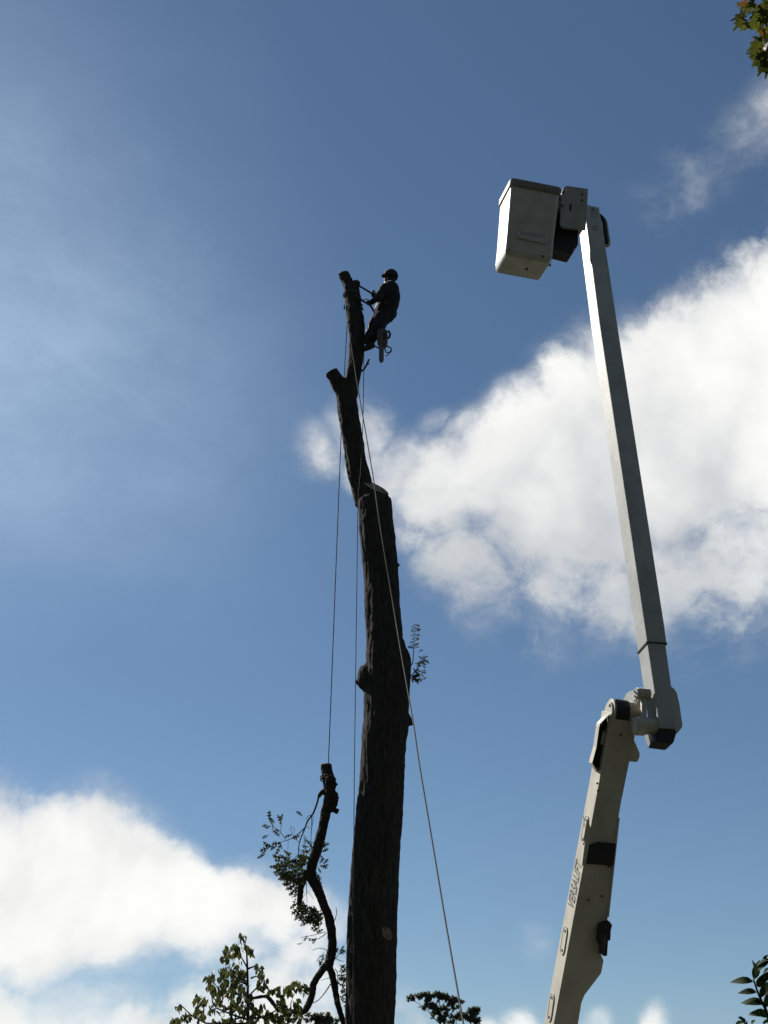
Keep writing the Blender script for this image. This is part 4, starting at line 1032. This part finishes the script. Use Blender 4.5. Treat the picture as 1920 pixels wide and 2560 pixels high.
def clumps_of(spec):
    out = []
    for cx_, cy_, r_, n_ in spec:
        for i in range(n_): out.append((cx_ + rc.gauss(0, r_ * .55), cy_ + rc.gauss(0, r_ * .42), rc.uniform(.16, .34) * r_))
    return out
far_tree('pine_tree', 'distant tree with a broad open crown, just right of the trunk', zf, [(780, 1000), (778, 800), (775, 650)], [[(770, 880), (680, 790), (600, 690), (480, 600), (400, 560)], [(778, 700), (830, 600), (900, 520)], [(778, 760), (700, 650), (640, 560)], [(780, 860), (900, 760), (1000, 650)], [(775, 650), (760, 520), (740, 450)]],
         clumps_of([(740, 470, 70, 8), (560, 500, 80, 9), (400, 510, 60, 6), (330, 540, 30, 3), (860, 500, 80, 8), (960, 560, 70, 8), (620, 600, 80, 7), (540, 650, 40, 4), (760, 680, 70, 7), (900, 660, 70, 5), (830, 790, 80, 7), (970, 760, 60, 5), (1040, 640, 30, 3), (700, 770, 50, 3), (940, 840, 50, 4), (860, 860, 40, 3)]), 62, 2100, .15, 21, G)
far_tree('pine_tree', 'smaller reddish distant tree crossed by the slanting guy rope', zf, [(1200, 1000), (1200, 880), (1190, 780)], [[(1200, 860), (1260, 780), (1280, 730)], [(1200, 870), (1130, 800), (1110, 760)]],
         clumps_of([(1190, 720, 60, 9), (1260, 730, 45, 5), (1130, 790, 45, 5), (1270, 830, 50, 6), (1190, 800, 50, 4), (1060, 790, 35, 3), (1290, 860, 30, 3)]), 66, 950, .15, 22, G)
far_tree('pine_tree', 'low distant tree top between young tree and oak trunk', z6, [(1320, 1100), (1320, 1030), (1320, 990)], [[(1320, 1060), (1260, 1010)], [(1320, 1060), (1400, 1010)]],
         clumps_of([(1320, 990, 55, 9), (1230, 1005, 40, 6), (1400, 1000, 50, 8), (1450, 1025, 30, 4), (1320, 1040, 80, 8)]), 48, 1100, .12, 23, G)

# ------------------------------------------------------------------ what stands just outside the picture
def seen(p, m=25):
    d = p - CAM; c = d.dot(FWD)
    if c < .1: return False
    x, y = CX + FPX * d.x / c, CY - FPX * d.dot(UPV) / c
    return -m < x < 1659 + m and -m < y < 2212 + m
def outer_foliage(parent, name, centres, n, half, size, m, seed, down=0):
    r = random.Random(seed); mb = MB()
    for c, rad_ in centres:
        for i in range(n):
            v = rvec(r) * r.random() ** .4
            p = Vector(c) + Vector((v.x * rad_[0], v.y * rad_[1], v.z * rad_[2]))
            if seen(p): continue
            bake_leaf(mb, half, p, rvec(r) + Vector((0, 0, -down)), rvec(r), size * r.uniform(.7, 1.3))
    o = obj(name, mb.mesh(name, False), m, parent); o['kind'] = 'stuff'
MAP5 = [(0, .03), (.2, .3), (.3, .5), (.45, .25), (.7, .3), (1, 0)]
outer_foliage(mp, 'crown', [(MT + Vector((-.4, -.4, 9.2)), (2.2, 2.4, 2)), (MT + Vector((.6, 0, 7.2)), (2.6, 2.6, 1.6)), (MT + Vector((-1.2, -.3, 8.2)), (1.6, 1.6, 1.2)), (MT + Vector((1.2, .6, 10)), (2, 2, 1.6)), (hub[0] + Vector((.7, .2, .25)), (.6, .7, .45)), (hub[1] + Vector((.8, .2, .0)), (.6, .7, .4))], 420, MAP5, .13, MAPLEL, 41)
outer_foliage(yt, 'crown', [(Vector((yb.x - .2, YY, 2.7)), (1.5, 1.2, .8)), (Vector((yb.x + .7, YY + .2, 2.3)), (1.1, 1, .7)), (Vector((yb.x - 1, YY + .1, 2.2)), (1, 1, .6))], 330, OVAL, .1, OVALL, 42, 1)
outer_foliage(shb, 'foliage', [(Vector((sb0.x + .25, sb0.y + .1, 1.5)), (.5, .5, .55)), (Vector((sb0.x + .3, sb0.y + .15, .8)), (.6, .6, .6)), (Vector((sb0.x + .65, sb0.y + .2, 1.9)), (.35, .4, .4))], 170, LANCE, .1, LAURELL, 43, .5)
# lorry chassis carrying the pedestal
gx, gy = foot.x, foot.y
obj('deck', MB().box(Vector((gx - 1.3, gy - 1.05, .82)), Vector((4.6, 0, 0)), Vector((0, 2.1, 0)), Vector((0, 0, .14))), CREAM, lift, bevel=.02)
obj('cab', MB().prism([Vector((gx + x, gy - 1.0, z)) for x, z in ((3.4, .55), (5.3, .55), (5.3, 1.2), (4.75, 1.25), (4.4, 2.0), (3.4, 2.05))], Vector((0, 2.0, 0))), CREAM, lift, bevel=.05)
for wx in (-.5, 4.6):
    for wy in (-.95, .72):
        w = obj('wheel', MB().tube([Vector((gx + wx, gy + wy, .45)), Vector((gx + wx, gy + wy + .24, .45))], .45, 24), BLACK, lift, smooth=40, bevel=.03)
        obj('rim', MB().tube([Vector((gx + wx, gy + wy - .01, .45)), Vector((gx + wx, gy + wy + .25, .45))], .24, 20), GREYP, w, smooth=40)

# ------------------------------------------------------------------ unseen wood added behind camera to block sky light; horizon trees in same mass
rw = random.Random(31); wb = MB()
for i in range(26):
    az = rad(95 + 170 * (i + rw.uniform(-.3, .3)) / 25); D = rw.uniform(12, 19); H = rw.uniform(25, 31)
    cx_, cy_ = math.sin(az) * D, math.cos(az) * D
    wb.tube([(cx_, cy_, -.2), (cx_ + rw.uniform(-.4, .4), cy_, H * .5), (cx_ + rw.uniform(-.8, .8), cy_, H * .9)], [.35, .25, .06], 7)
    for k in range(480):
        v = rvec(rw) * rw.random() ** .4
        p = Vector((cx_ + v.x * 3.8, cy_ + v.y * 3.8, H * .52 + v.z * H * .5))
        bake_leaf(wb, [(0, .05), (.45, .4), (1, 0)], p, rvec(rw), rvec(rw), rw.uniform(.7, 1.3))
for i in range(150):
    az = rad(-100 + 200 * i / 149 + rw.uniform(-.6, .6)); D = rw.uniform(75, 120)
    cx_, cy_ = math.sin(az) * D, math.cos(az) * D; H = rw.uniform(4.2, 6.2)
    for k in range(70):
        v = rvec(rw) * rw.random() ** .4
        p = Vector((cx_ + v.x * 3.2, cy_ + v.y * 3, H * .5 + v.z * H * .5))
        bake_leaf(wb, [(0, .05), (.45, .4), (1, 0)], p, rvec(rw), rvec(rw), rw.uniform(.5, 1.0))
wo = obj('added_woodland', wb.mesh('added_woodland', False), WOODL); wo['kind'] = 'stuff'
